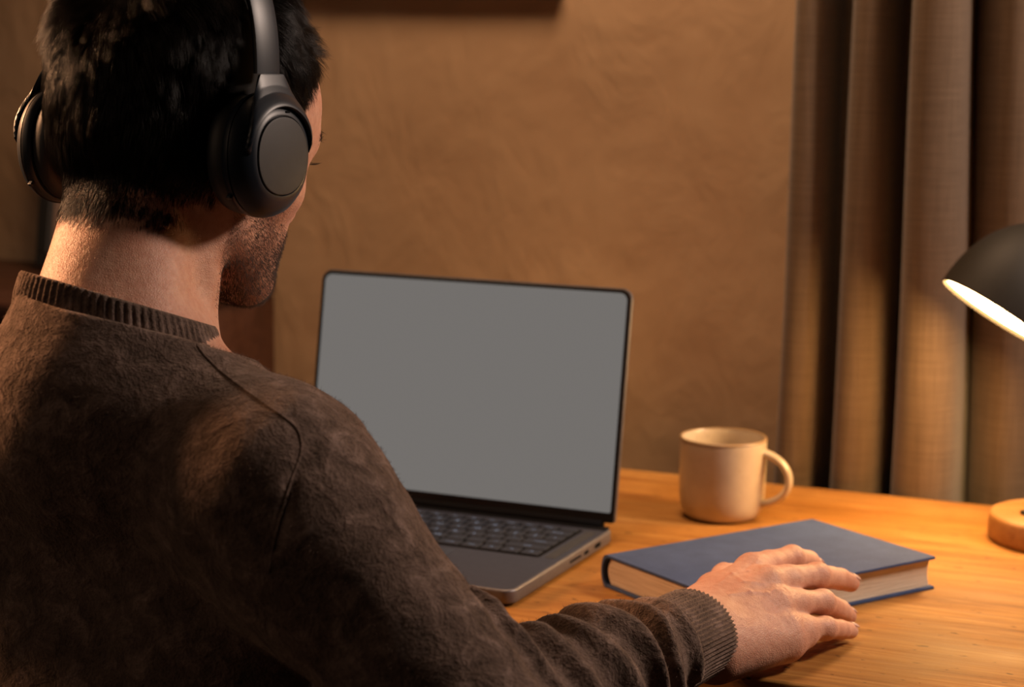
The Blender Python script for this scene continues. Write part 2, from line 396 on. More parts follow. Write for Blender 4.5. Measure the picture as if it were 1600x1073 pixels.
# ------------------------------------------------------------------ laptop
LW, LD = 0.3272, 0.2283
def laptop():
    LA = -0.422
    r = empty('laptop', (0.0957, 1.7176, TZ), LA)
    tag(r, 'open dark grey laptop with a blank grey screen on the desk', 'laptop')
    H0, H1 = 0.0022, 0.0145
    bm_obj('base', slab_bm(rrect(-LW, 0, -LD, 0, 0.011, 8), H0, H1, 0.0022, 3), ALU, r, angle=35)
    bo = r.children[0]; bo.data.materials.append(m_matte('deck_shaded_aluminium', (0.050, 0.054, 0.078), 0.5, 0.45))  # same aluminium, darkened: the deck's dimmer light beside the bright flank, painted in
    for p in bo.data.polygons:
        if p.normal.z > 0.97: p.material_index = 1
    for x in (-LW + .03, -.03):
        for y in (-LD + .03, -.03):
            v, f = lathe([(0, 0), (.007, 0), (.008, .0021), (0, .0021)], 20); o = mesh_obj('rubber_foot', v, f, PORT, r); o.location = (x, y, 0)
    # keyboard well and keys
    kx0, kx1, ky1 = -LW + 0.024, -0.024, -0.022
    kw = (kx1 - kx0); rows = 6; ph = 0.0175; ky0 = ky1 - ph * 5 - 0.012
    bm_obj('keyboard_well', slab_bm(rrect(kx0 - .002, kx1 + .002, ky0 - .002, ky1 + .002, .003, 4), H1 - 0.0002, H1 + 0.0003), PORT, r)
    L = [[('esc', 1.5)] + [(f'F{i}', 1) for i in range(1, 13)] + [('', 1)],
         [(c, 1) for c in '`1234567890-='] + [('delete', 1.5)],
         [('tab', 1.5)] + [(c, 1) for c in 'QWERTYUIOP[]\\'],
         [('caps', 1.8)] + [(c, 1) for c in "ASDFGHJKL;'"] + [('return', 1.7)],
         [('shift', 2.3)] + [(c, 1) for c in 'ZXCVBNM,./'] + [('shift', 2.2)],
         [('fn', 1), ('ctrl', 1), ('opt', 1), ('cmd', 1.25), ('', 5), ('cmd', 1.25), ('opt', 1), ('<', 1), ('^', 1), ('>', 1)]]
    y = ky1
    cache = {}; glyph = {}
    LEG = m_emit('key_legend_glow', (0.75, 0.80, 1.0), 0.32)
    for k, row in enumerate(L):
        h = 0.012 if k == 0 else ph
        tot = sum(q for _, q in row); x = kx0
        for c, q in row:
            wd = kw * q / tot; g = 0.0013
            key = (round(wd, 5), round(h, 5))
            if key not in cache:
                b = slab_bm(rrect(-wd / 2 + g, wd / 2 - g, -h / 2 + g, h / 2 - g, .0014, 2), 0, 0.0011, 0.0003, 1)
                o = bm_obj('key', b, KEYMAT, r); cache[key] = o.data
            else: o = link(bpy.data.objects.new('key', cache[key]), r)
            o.location = (x + wd / 2, y - h / 2, H1 + 0.0003)
            if c:
                t = bpy.data.curves.new('key_legend', 'FONT'); t.body = c; t.align_x = 'CENTER'; t.align_y = 'CENTER'
                t.size = 0.0078 if len(c) == 1 else 0.0045; t.resolution_u = 2; t.materials.append(LEG)
                if c not in glyph:
                    tmp = bpy.data.objects.new('t', t); glyph[c] = bpy.data.meshes.new_from_object(tmp); bpy.data.objects.remove(tmp)
                to = link(bpy.data.objects.new('key_legend', glyph[c]), o); to.location = (0, 0, 0.00115)
            x += wd
        y -= h
    bm_obj('trackpad', slab_bm(rrect(-LW / 2 - .066, -LW / 2 + .066, -LD + .006, ky0 - .009, .004, 4), H1 - .0002, H1 + .00025, .0002, 1), m_matte('trackpad_glass', (0.045, 0.048, 0.066), 0.35, 0.3), r)
    for s in (0, 1):
        x0 = kx1 + .006 if s else -LW + .006
        bm_obj('speaker_grille', slab_bm(rrect(x0, x0 + .010, ky0, ky1, .002, 3), H1 - .0002, H1 + .0002), m_matte('grille', (0.05, 0.05, 0.055), 0.6, 0.4), r)
    bm_obj('deck_reflection_strip', slab_bm(rrect(-LW + .004, -.004, -.0125, -.0005, .0015, 3), H1 - .0002, H1 + .0006), PORT, r)  # black slab added as the dark screen's reflection in the deck
    # ports on the right flank
    for (y0, y1, z0, z1) in ((-.048, -.034, .0062, .0104), (-.073, -.063, .0067, .0098), (-.106, -.081, .0074, .0094)):
        lp = rrect(y0, y1, z0, z1, (z1 - z0) * .35, 4); bm = bmesh.new()
        vs = [bm.verts.new((0.0003, a, b)) for a, b in lp]; vi = [bm.verts.new((-0.003, a, b)) for a, b in lp]
        bm.faces.new(vs)
        for i in range(len(vs)): bm.faces.new((vs[i], vs[(i + 1) % len(vs)], vi[(i + 1) % len(vs)], vi[i]))
        bm_obj('port', bm, PORT, r)
    v, f = tube([(-LW + .012 + (LW - .024) * i / 8, 0.001, H1 + 0.001) for i in range(9)], 0.0052, 16); mesh_obj('hinge', v, f, PORT, r)
    # lid: local frame x right, y up the lid, z towards the sitter
    TL = 0.168
    up = Vector((0, math.sin(TL), math.cos(TL))); out = Vector((0, -math.cos(TL), math.sin(TL))); xx = Vector((1, 0, 0))
    M = Matrix(((xx[0], up[0], out[0], 0), (xx[1], up[1], out[1], 0.0), (xx[2], up[2], out[2], 0.0143), (0, 0, 0, 1)))
    HH = 0.2208
    shell = bm_obj('lid', slab_bm(rrect(-LW, 0, 0.004, HH, .01, 8, (.011, .011, .004, .004)), -0.0045, 0, 0.0010, 2), ALU, r, angle=35)
    shell.matrix_local = M
    bz = bm_obj('screen_bezel', slab_bm(rrect(-LW + .0014, -.0014, 0.0041, HH - .0014, .01, 8, (.0096, .0096, .003, .003)), 0.0001, 0.0007), BEZEL, shell)
    y0, y1 = 0.0135, HH - 0.0046
    SCR = m_emit('screen_light', (0.170, 0.158, 0.148), 1.0)
    bm_obj('screen', slab_bm(rrect(-LW + .0046, -.0046, y0, y1, .006, 8, (.007, .007, .002, .002)), 0.0008, 0.0010), SCR, shell)
laptop()

# ------------------------------------------------------------------ book
def book():
    r = empty('book', (0.1665, 1.448, TZ), 0.594)
    tag(r, 'thick hardcover book in plain blue cloth lying under the hand', 'book')
    BL, BW, BT, CT, OV = 0.2346, 0.159, 0.0285, 0.0026, 0.0035   # x: long edge (fore-edge at y=0), spine at y=BW
    CL = m_cloth('blue_book_cloth', (0.022, 0.046, 0.125), (0.048, 0.086, 0.205), 700, 0.85, 0.0005)
    for z0 in (0, BT - CT):
        bm_obj('cover', slab_bm(rrect(0, BL, 0, BW - 0.007, .0008, 2), z0, z0 + CT, 0.0007, 2), CL, r, angle=40)
    # spine: rounded shell joining the covers
    V = []; F = []; n = 18; prof = []
    for i in range(n + 1):
        t = -PI / 2 + PI * i / n; prof.append((BW - 0.0085 + 0.0085 * math.cos(t) ** 0.8 if abs(math.cos(t)) > 1e-6 else BW - 0.0085, BT / 2 + BT / 2 * math.sin(t)))
    inner = [(y - (0.0022 if i not in (0, n) else 0), BT / 2 + (z - BT / 2) * (1 - 2 * CT / BT * 0.9)) for i, (y, z) in enumerate(prof)]
    ring = prof + inner[::-1]; m = len(ring)
    for x in (0.0, BL):
        V += [(x, y, z) for y, z in ring]
    F = [(i, (i + 1) % m, m + (i + 1) % m, m + i) for i in range(m)]
    for i in range(n): F += [(i, m - 1 - i, m - 2 - i, i + 1), (m + i, m + i + 1, m + m - 2 - i, m + m - 1 - i)]
    o = mesh_obj('spine', V, F, CL, r); o.data.set_sharp_from_angle(angle=math.radians(45))
    # page block: concave fore-edge, rounded at the spine
    z0, z1 = CT + 0.0001, BT - CT - 0.0001; V = []; F = []; nz = 12
    ring = []
    for i in range(nz + 1):
        t = i / nz; z = z0 + (z1 - z0) * t; ring.append((OV + 0.0022 * math.sin(PI * t), z))
    for i in range(nz + 1):
        t = 1 - i / nz; z = z0 + (z1 - z0) * t; ring.append((BW - 0.010 + 0.005 * math.sin(PI * t), z))
    m = len(ring)
    for x in (OV, BL - OV): V += [(x, y, z) for y, z in ring]
    F = [(i, (i + 1) % m, m + (i + 1) % m, m + i) for i in range(m)]
    F += [tuple(range(m))[::-1], tuple(range(m, 2 * m))]
    o = mesh_obj('page_block', V, F, m_pages(), r); o.data.set_sharp_from_angle(angle=math.radians(40))
book()

# ------------------------------------------------------------------ mug
def mug():
    r = empty('mug', (0.206, 1.826, TZ), 0); CER = m_ceramic()
    tag(r, 'beige stoneware mug with a round handle standing behind the book', 'mug')
    R, Hh = 0.0423, 0.0795
    pr = [(0, 0.0015), (0.028, 0.0015), (0.030, 0), (0.033, 0.0004), (0.0365, 0.003), (0.0395, 0.008), (0.0412, 0.016), (0.0418, 0.03), (R - .0002, 0.055), (R, Hh - 0.003),
          (R - 0.0004, Hh - 0.001), (R - 0.0013, Hh), (R - 0.0026, Hh - 0.0006), (R - 0.0032, Hh - 0.003), (R - 0.0035, 0.05), (R - 0.004, 0.02), (0.034, 0.009), (0.025, 0.0065), (0, 0.006)]
    v, f = lathe(pr, 96); o = mesh_obj('body', v, f, CER, r)
    md = o.modifiers.new('s', 'SUBSURF'); md.levels = md.render_levels = 1
    # a dark unglazed line around the lip
    v, f = lathe([(R + .0001, Hh - .0022), (R + .0001, Hh - .0012), (R - .0012, Hh + .0002), (R - .0028, Hh - .0006)], 96)
    mesh_obj('rim', v, f, m_matte('rim_brown', (0.30, 0.19, 0.10), 0.35), r)
    path = []
    a0 = math.radians(-24); ca, sa = math.cos(a0), math.sin(a0)
    for i in range(29):
        t = i / 28; ang = math.radians(104 - 208 * t)
        x = R - 0.0075 + 0.0305 * max(-0.2, math.cos(ang)) + 0.0015; z = 0.0430 + 0.0240 * math.sin(ang) - 0.003 * (t)
        path.append((x * ca, x * sa, z))
    rad = [(0.0052 + 0.0012 * abs(2 * i / 28 - 1) ** 3, 0.0036 + 0.0012 * abs(2 * i / 28 - 1) ** 3) for i in range(29)]
    P = np.array(path); T = np.gradient(P, axis=0); T /= np.linalg.norm(T, axis=1)[:, None]; side = np.array([-sa, ca, 0])
    V = []; n = 16
    for p, t, (ra, rb) in zip(P, T, rad):
        bb = np.cross(t, side)
        for k in range(n):
            q = 2 * PI * k / n; V.append(p + side * ra * math.cos(q) + bb * rb * math.sin(q))
    F = [(i * n + k, i * n + (k + 1) % n, (i + 1) * n + (k + 1) % n, (i + 1) * n + k) for i in range(28) for k in range(n)]
    mesh_obj('handle', V, F, CER, r)
mug()

# ------------------------------------------------------------------ desk lamp
def lamp():
    bx, by = 0.514, 1.745
    r = empty('desk_lamp', (bx, by, TZ), 0); tag(r, 'lit desk lamp with a dark dome shade and round wooden base', 'lamp')
    BR = 0.066
    LWD = m_wood('lamp_base_wood', (0.24, 0.095, 0.020), (0.36, 0.165, 0.045), (0.46, 0.24, 0.08), 1.5, scratches=False)
    v, f = lathe([(0, 0), (BR - .003, 0), (BR - .001, .002), (BR, .006), (BR, .021), (BR - .0015, .0245), (BR - .004, .0255), (0, .0255)], 96)
    o = mesh_obj('base', v, f, LWD, r); o.data.set_sharp_from_angle(angle=math.radians(50))
    sw = bm_obj('switch', box_bm(-.009, .009, -.005, .005, 0.0257, .030, .0015), BLACKMETAL, r); sw.location = (-.030, -.004, 0); sw.rotation_euler = (0, 0, 0.5)
    # shade: axis from the opening centre up to the apex
    c = np.array([0.4525, 1.775, 0.2075]) - np.array([bx, by, 0])
    ax = np.array([0.55, 0.10, 0.83]); ax /= np.linalg.norm(ax)
    SR, SH = 0.060, 0.098
    out = [(SR * (1 - (t) ** 2.4) ** 0.62 if t < 1 else 0, SH * t) for t in np.linspace(0, 1, 22)]
    pr = out + [(max(0, a - 0.0016), b - 0.0016) for a, b in out[::-1] if b - 0.0016 > 0 or True]
    pr = [(a, max(b, 0.0)) for a, b in pr]
    v, f = lathe(pr, 96); sh = mesh_obj('shade', v, f, m_matte('shade_enamel', (0.018, 0.015, 0.010), 0.62, 0.0), r)
    q = Vector(ax).to_track_quat('Z', 'Y'); sh.rotation_mode = 'QUATERNION'; sh.rotation_quaternion = q; sh.location = c
    v, f = lathe([(0, 0.004), (SR - .0022, 0.004), (SR - .0022, 0.006), (0, 0.006)], 64)
    dif = mesh_obj('diffuser', v, f, m_emit('lamp_glow', (1.0, 0.58, 0.22), 58.0), sh)
    top = c + ax * (SH - 0.001)
    v, f = lathe([(0, 0), (.013, 0), (.013, .018), (.009, .022), (0, .022)], 32); k = mesh_obj('cap', v, f, BLACKMETAL, r)
    k.rotation_mode = 'QUATERNION'; k.rotation_quaternion = q; k.location = top - ax * 0.003
    a = top + ax * 0.017; pole_top = np.array([0.035, 0.01, 0.36])
    pth = [a, a + ax * 0.02, a * 0.5 + pole_top * 0.5 + np.array([0, 0, 0.035]), pole_top + np.array([0, 0, .03]), pole_top + np.array([0.004, 0, -.03]), np.array([0.03, 0.01, 0.15]), np.array([0.025, 0.008, 0.024])]
    P = np.array(pth); tt = np.linspace(0, len(P) - 1, 60); cc = np.array([np.interp(tt, range(len(P)), P[:, i]) for i in range(3)]).T
    for _ in range(6): cc[1:-1] = (cc[:-2] + cc[1:-1] * 2 + cc[2:]) / 4
    v, f = tube(cc, 0.0048, 14, up=(0.2, 1, 0.1)); mesh_obj('arm', v, f, BLACKMETAL, r)
lamp()
#@@PERSON
# ------------------------------------------------------------------ implicit surfaces (all person shapes are measured from the desk top)
f32 = np.float32
def A3(*a): return np.array(a, dtype=f32)
def sph(P, c, r): return np.linalg.norm(P - np.asarray(c, f32), axis=1) - r
def ell(P, c, r):
    q = P - np.asarray(c, f32); r = np.asarray(r, f32)
    k0 = np.sqrt(((q / r) ** 2).sum(1)); k1 = np.sqrt(((q / (r * r)) ** 2).sum(1)) + 1e-9
    return k0 * (k0 - 1) / k1
def cap(P, a, b, ra, rb, ret=False):
    a = np.asarray(a, f32); b = np.asarray(b, f32); ab = b - a
    h = np.clip(((P - a) @ ab) / (ab @ ab), 0, 1)
    d = np.linalg.norm(P - a - h[:, None] * ab, axis=1) - (ra + (rb - ra) * h)
    return d
def smin(a, b, k):
    h = np.maximum(k - np.abs(a - b), 0) / k
    return np.minimum(a, b) - h * h * k * 0.25
def smax(a, b, k): return -smin(-a, -b, k)
def union(ds, k):
    d = ds[0]
    for e in ds[1:]: d = smin(d, e, k)
    return d
def surface(sdf, lo, hi, h, B=16, newton=2, chunk=48):
    """Surface nets over the blocks that the surface crosses, corners pulled onto the surface afterwards."""
    lo = np.array(lo, float); hi = np.array(hi, float)
    nb = np.ceil((hi - lo) / (h * B)).astype(int)
    I = np.stack(np.meshgrid(*[np.arange(n) for n in nb], indexing='ij'), -1).reshape(-1, 3)
    C = (lo + (I + 0.5) * h * B).astype(f32)
    act = np.abs(sdf(C)) < h * B * 0.87 * 1.35 + 0.004
    I = I[act]; g = np.arange(B + 1)
    G = np.stack(np.meshgrid(g, g, g, indexing='ij'), -1).reshape(-1, 3)
    S = (nb.max() + 2) * B + 8
    cells_k, cells_v, quads = [], [], []
    E = [((0, 0, 0), (1, 0, 0)), ((0, 1, 0), (1, 1, 0)), ((0, 0, 1), (1, 0, 1)), ((0, 1, 1), (1, 1, 1)),
         ((0, 0, 0), (0, 1, 0)), ((1, 0, 0), (1, 1, 0)), ((0, 0, 1), (0, 1, 1)), ((1, 0, 1), (1, 1, 1)),
         ((0, 0, 0), (0, 0, 1)), ((1, 0, 0), (1, 0, 1)), ((0, 1, 0), (0, 1, 1)), ((1, 1, 0), (1, 1, 1))]
    for s in range(0, len(I), chunk):
        b = I[s:s + chunk]; m = len(b)
        base = b * B
        P = (lo + (base[:, None, :] + G[None]) * h).reshape(-1, 3).astype(f32)
        D = sdf(P).reshape(m, B + 1, B + 1, B + 1)
        ins = D < 0
        c8 = sum(ins[:, i:B + i, j:B + j, k:B + k].astype(np.int8) for i in (0, 1) for j in (0, 1) for k in (0, 1))
        idx = np.argwhere((c8 > 0) & (c8 < 8))
        if not len(idx): continue
        bi, ci = idx[:, 0], idx[:, 1:]
        acc = np.zeros((len(idx), 3)); cnt = np.zeros(len(idx))
        for p, q in E:
            a = D[bi, ci[:, 0] + p[0], ci[:, 1] + p[1], ci[:, 2] + p[2]]; c = D[bi, ci[:, 0] + q[0], ci[:, 1] + q[1], ci[:, 2] + q[2]]
            x = (a < 0) != (c < 0); t = np.where(x, a / np.where(a == c, 1, a - c), 0)
            acc += x[:, None] * (np.array(p) + (np.array(q) - np.array(p)) * t[:, None]); cnt += x
        gc = base[bi] + ci
        cells_k.append((gc[:, 0] * S + gc[:, 1]) * S + gc[:, 2]); cells_v.append(lo + (gc + acc / cnt[:, None]) * h)
        for ax in range(3):
            sl0 = [slice(0, B)] * 3; sl1 = [slice(0, B)] * 3; sl1[ax] = slice(1, B + 1)
            a = ins[(slice(None), *sl0)]; c = ins[(slice(None), *sl1)]
            w_ = np.argwhere(a != c)
            if not len(w_): continue
            gg = base[w_[:, 0]] + w_[:, 1:]; flip = a[tuple(w_.T)]
            u1 = np.zeros(3, int); v1 = np.zeros(3, int); u1[(ax + 1) % 3] = 1; v1[(ax + 2) % 3] = 1
            K = [((q[:, 0] * S + q[:, 1]) * S + q[:, 2]) for q in (gg - u1 - v1, gg - v1, gg, gg - u1)]
            Q = np.stack(K, 1); Q[~flip] = Q[~flip][:, ::-1]; quads.append(Q)
    K = np.concatenate(cells_k); V = np.concatenate(cells_v); Q = np.concatenate(quads)
    K, ui = np.unique(K, return_index=True); V = V[ui]
    F = np.searchsorted(K, Q); F = np.minimum(F, len(K) - 1)
    ok = (K[F] == Q).all(1); F = F[ok]
    for _ in range(newton):
        d, N = grad(sdf, V); V = V - N * np.clip(d, -h, h)[:, None]
    return V, F
def grad(sdf, V, e=0.0006):
    V = V.astype(f32)
    k = np.array([[1, -1, -1], [-1, -1, 1], [-1, 1, -1], [1, 1, 1]], f32)
    g = np.zeros_like(V); d = np.zeros(len(V), f32)
    for q in k:
        s = sdf(V + q * e); g += q * s[:, None]; d += s / 4
    L = np.linalg.norm(g, axis=1)[:, None] + 1e-12
    return d / np.maximum(L[:, 0] / (4 * e), 0.4), g / L
def hash3(i, j, k, seed):
    n = (i * 374761393 + j * 668265263 + k * 1274126177 + seed * 974711) & 0x7fffffff
    n = ((n ^ (n >> 13)) * 1274126177) & 0x7fffffff
    return ((n ^ (n >> 16)) & 0xffff) / 65535.0
def vnoise(P, s, seed=0):
    q = np.asarray(P, float) * s; i = np.floor(q).astype(np.int64); t = q - i; t = t * t * (3 - 2 * t); r = 0
    for a in (0, 1):
        for b in (0, 1):
            for c in (0, 1):
                w_ = (t[:, 0] if a else 1 - t[:, 0]) * (t[:, 1] if b else 1 - t[:, 1]) * (t[:, 2] if c else 1 - t[:, 2])
                r = r + w_ * hash3(i[:, 0] + a, i[:, 1] + b, i[:, 2] + c, seed)
    return r * 2 - 1

# ------------------------------------------------------------------ the person's frames
def frame(yaw, pitch=0.0, roll=0.0):
    fw = np.array([math.sin(yaw), math.cos(yaw), 0]); rt = np.array([math.cos(yaw), -math.sin(yaw), 0]); up = np.array([0, 0, 1.0])
    f2 = fw * math.cos(pitch) - up * math.sin(pitch); u2 = up * math.cos(pitch) + fw * math.sin(pitch)
    r3 = rt * math.cos(roll) + u2 * math.sin(roll); u3 = u2 * math.cos(roll) - rt * math.sin(roll)
    return np.stack([r3, f2, u3], 1)
HP = np.array([-0.244, 1.327, 0.380])         # middle between the two ear cups
HS = 0.95
HR = frame(math.radians(38.5), math.radians(12)) * HS   # head axes, scaled
HRI = np.linalg.inv(HR).T
HC = HP + HR @ np.array([0.003, 0.024, 0.0])
BC = np.array([-0.262, 1.215, 0.290]); BR = frame(0.45)
def Hd(x, y, z): return HC + HR @ np.array([x, y, z])
def Bd(x, y, z): return BC + BR @ np.array([x, y, z])
NECK0, NECK1 = np.array([-0.254, 1.312, 0.345]), np.array([-0.272, 1.236, 0.245])
C0 = np.array([-0.261, 1.263, 0.2745])        # collar centre
CTILT, CROLL = 0.30, 0.17
CN = BR @ np.array([CROLL, CTILT, 1.0]); CN /= np.linalg.norm(CN)
SHR, ELR, WRR = np.array([-0.150, 1.165, 0.176]), np.array([-0.018, 1.105, 0.045]), np.array([0.130, 1.326, 0.037])
SHL, ELL, WRL = Bd(-0.185, 0.03, -0.10), np.array([-0.44, 1.38, 0.045]), np.array([-0.285, 1.555, 0.036])
DN = np.array([E_, B_])

def deskcut(P, d, k=0.002):
    w_ = (P - DO.astype(f32)) @ B_.astype(f32); u_ = (P - DO.astype(f32)) @ E_.astype(f32)
    box = np.maximum(np.maximum(-w_ - 0.001, P[:, 2] - 0.0006), np.maximum(U0 - 0.001 - u_, np.maximum(-0.034 - P[:, 2], u_ * 0 - 1)))
    return smax(d, -box, k)
BKO = np.array([0.1665, 1.448, 0]); BKE = np.array([math.cos(0.594), math.sin(0.594), 0]); BKB = np.array([-math.sin(0.594), math.cos(0.594), 0])
def bookcut(P, d, k=0.0015):
    a = (P - BKO.astype(f32)) @ BKE.astype(f32); b = (P - BKO.astype(f32)) @ BKB.astype(f32)
    box = np.maximum(np.maximum(-a, -b), P[:, 2] - 0.0290) - 0.0003
    return smax(d, -box, k)

def head_only(P):
    q = ((P - HC.astype(f32)) @ HRI.astype(f32)); x = np.abs(q[:, :1]); m = np.concatenate([x, q[:, 1:]], 1)
    d = ell(q, (0, -0.010, 0.046), (0.0775, 0.0985, 0.0845))
    d = smin(d, ell(q, (0, 0.042, 0.048), (0.062, 0.060, 0.056)), 0.02)
    d = smin(d, ell(m, (0.034, -0.030, 0.078), (0.046, 0.060, 0.054)), 0.02)
    d = smin(d, ell(q, (0, -0.042, 0.002), (0.062, 0.052, 0.056)), 0.03)
    d = smin(d, ell(q, (0, 0.036, 0.000), (0.060, 0.056, 0.082)), 0.03)
    d = smin(d, ell(q, (0, 0.043, -0.052), (0.043, 0.042, 0.044)), 0.025)
    d = smin(d, cap(m, (0.047, 0.004, -0.052), (0.012, 0.068, -0.084), 0.013, 0.013), 0.026)
    d = smin(d, cap(m, (0.052, 0.000, -0.012), (0.047, 0.004, -0.052), 0.014, 0.013), 0.02)
    d = smin(d, ell(m, (0.046, 0.048, -0.016), (0.017, 0.022, 0.016)), 0.018)
    d = smin(d, sph(m, (0.006, 0.074, -0.085), 0.015), 0.014)
    d = smin(d, cap(m, (0.038, 0.079, 0.026), (0.008, 0.088, 0.022), 0.008, 0.009), 0.014)
    d = smax(d, -ell(m, (0.032, 0.099, 0.006), (0.018, 0.017, 0.011)), 0.010)
    d = smin(d, sph(m, (0.031, 0.0755, 0.006), 0.0120), 0.002)
    d = smin(d, cap(q, (0, 0.090, 0.016), (0, 0.107, -0.026), 0.006, 0.0090), 0.010)
    d = smin(d, sph(m, (0.0110, 0.097, -0.030), 0.0070), 0.006)
    d = smin(d, ell(q, (0, 0.085, -0.051), (0.022, 0.008, 0.0052)), 0.005)
    d = smin(d, ell(q, (0, 0.083, -0.060), (0.019, 0.009, 0.0056)), 0.004)
    d = smin(d, ell(m, (0.076, -0.020, 0.000), (0.007, 0.016, 0.030)), 0.004)
    return d * HS
def neck_part(P):
    q = [cap(P, NECK0, NECK1, 0.0475, 0.0525),
         cap(P, Hd(0.044, -0.016, -0.036), Bd(0.008, 0.085, -0.085), 0.013, 0.013),
         cap(P, Hd(-0.048, -0.016, -0.036), Bd(-0.012, 0.085, -0.085), 0.013, 0.013),
         cap(P, Hd(0.016, -0.062, -0.036), Bd(0.016, 0.026, -0.03), 0.015, 0.020),
         cap(P, Hd(-0.016, -0.062, -0.036), Bd(-0.016, 0.026, -0.03), 0.015, 0.020),
         cap(P, Bd(0.0, 0.055, -0.045), Bd(0.105, 0.040, -0.105), 0.036, 0.033),
         cap(P, Bd(0.0, 0.055, -0.045), Bd(-0.105, 0.040, -0.095), 0.036, 0.033)]
    return union(q, 0.022)
def torso_part(P, o):
    q = ((P - BC.astype(f32)) @ BR.astype(f32)); m = np.concatenate([np.abs(q[:, :1]), q[:, 1:]], 1)
    d = ell(q, (0, 0.090, -0.235), (0.160, 0.108, 0.172))
    d = smin(d, ell(q, (0, 0.065, -0.155), (0.145, 0.072, 0.090)), 0.04)
    d = smin(d, ell(m, (0.075, 0.035, -0.185), (0.070, 0.055, 0.095)), 0.04)
    d = smin(d, ell(q, (0, 0.065, -0.40), (0.160, 0.118, 0.20)), 0.06)
    d = smin(d, ell(q, (0, 0.060, -0.53), (0.178, 0.135, 0.12)), 0.05)
    d = smin(d, cap(m, (0.0, 0.045, -0.080), (0.125, 0.020, -0.105), 0.060, 0.050), 0.03)
    return d - o
def arms_part(P, o):
    d = cap(P, SHR, SHR + (ELR - SHR) * 0.25, 0.064, 0.060)
    d = smin(d, cap(P, SHR + (ELR - SHR) * 0.2, ELR, 0.060, 0.047), 0.02)
    d = smin(d, cap(P, ELR, ELR + (WRR - ELR) * 0.45, 0.047, 0.042), 0.012)
    d = smin(d, cap(P, ELR + (WRR - ELR) * 0.45, WRR, 0.042, 0.029), 0.01)
    e = cap(P, SHL, ELL, 0.064, 0.048); e = smin(e, cap(P, ELL, ELL + (WRL - ELL) * 0.5, 0.047, 0.041), 0.012)
    e = smin(e, cap(P, ELL + (WRL - ELL) * 0.5, WRL, 0.041, 0.029), 0.01)
    return np.minimum(d, e) - o

HAND = dict(index=[(0.185, 1.421, 0.061), (0.2215, 1.463, 0.0575), (0.2405, 1.500, 0.0450), (0.2480, 1.512, 0.0375)],
            middle=[(0.1935, 1.396, 0.058), (0.2380, 1.440, 0.0500), (0.2620, 1.477, 0.0370), (0.2725, 1.487, 0.0310)],
            ring=[(0.1985, 1.379, 0.0455), (0.2390, 1.416, 0.0360), (0.2590, 1.452, 0.0185), (0.2670, 1.463, 0.0110)],
            pinky=[(0.2030, 1.366, 0.0310), (0.2375, 1.393, 0.0225), (0.2540, 1.419, 0.0135), (0.2635, 1.431, 0.0090)])
RAD = dict(index=(.0104, .0096, .0086, .0072), middle=(.0104, .0098, .0088, .0074), ring=(.0100, .0093, .0084, .0071), pinky=(.0092, .0085, .0076, .0064))
HAND = {k: np.array(v) for k, v in HAND.items()}
HW = np.array([0.138, 1.336, 0.037])
THUMB = np.array([(0.148, 1.372, 0.040), (0.155, 1.414, 0.0445), (0.1685, 1.462, 0.0430), (0.1790, 1.487, 0.0385)])
def hand(P):
    fing = None
    for k, J in HAND.items():
        r = RAD[k]
        c = smin(cap(P, J[0], J[1], r[0], r[1] * .97), cap(P, J[1], J[2], r[1] * .97, r[2] * .98), 0.006)
        c = smin(c, cap(P, J[2], J[3], r[2] * .97, r[3]), 0.0025)
        fing = c if fing is None else smin(fing, c, 0.0016)
    palm = cap(P, HW - [0.03, 0.031, 0.0], HW, 0.027, 0.0255)
    for (k, J), o in zip(HAND.items(), ((-.010, .012, .006), (-.003, .005, .005), (.004, -.003, 0), (.010, -.010, -.006))):
        a = HW + np.array(o); b = J[0] - [0.001, 0.001, 0.0018]
        palm = smin(palm, cap(P, a, b, 0.0165, 0.0108), 0.014)
        palm = smin(palm, cap(P, a - [0, 0, .010], b - [0, 0, .009], 0.015, 0.0095), 0.014)
    palm = smin(palm, cap(P, HW + [0.012, -0.010, -0.014], HAND['pinky'][0] + [0.000, -0.003, -0.010], 0.017, 0.0120), 0.014)
    palm = smin(palm, cap(P, HAND['pinky'][0] + [0.000, -0.003, -0.010], HAND['pinky'][0] + [0.017, 0.010, -0.0115], 0.0115, 0.0075), 0.010)
    palm = smin(palm, cap(P, HW + [-0.006, 0.014, 0.0], THUMB[1], 0.016, 0.012), 0.015)
    palm = smin(palm, ell(P, (0.168, 1.385, 0.036), (0.026, 0.030, 0.016)), 0.012)
    for (k, J), r in zip(HAND.items(), (.0092, .0094, .0090, .0082)):
        palm = smin(palm, sph(P, (J[0] + J[1]) / 2 * .8 + J[0] * .2 - [0, 0, .002], r - .0005), 0.010)
    th = smin(cap(P, THUMB[0], THUMB[1], 0.0135, 0.0115), cap(P, THUMB[1], THUMB[2], 0.0108, 0.0098), 0.005)
    th = smin(th, cap(P, THUMB[2], THUMB[3], 0.0098, 0.0078), 0.003)
    d = smin(palm, fing, 0.009); d = smin(d, th, 0.008)
    return d
# the left hand is the same hand mirrored and turned onto the laptop's palm rest
_fr = HAND['middle'][0] - HW; _fr[2] = 0; _fr /= np.linalg.norm(_fr)
_ang = math.atan2(0.83, 0.55) - math.atan2(_fr[1], _fr[0])
_n = np.array([-_fr[1], _fr[0], 0]); _Rz = np.array([[math.cos(_ang), -math.sin(_ang), 0], [math.sin(_ang), math.cos(_ang), 0], [0, 0, 1]])
_MR = (np.eye(3) - 2 * np.outer(_n, _n)) @ _Rz.T
def to_right(P): return ((P - (WRL + [0, 0, 0.022]).astype(f32)) @ _MR.T.astype(f32) + HW.astype(f32)).astype(f32)

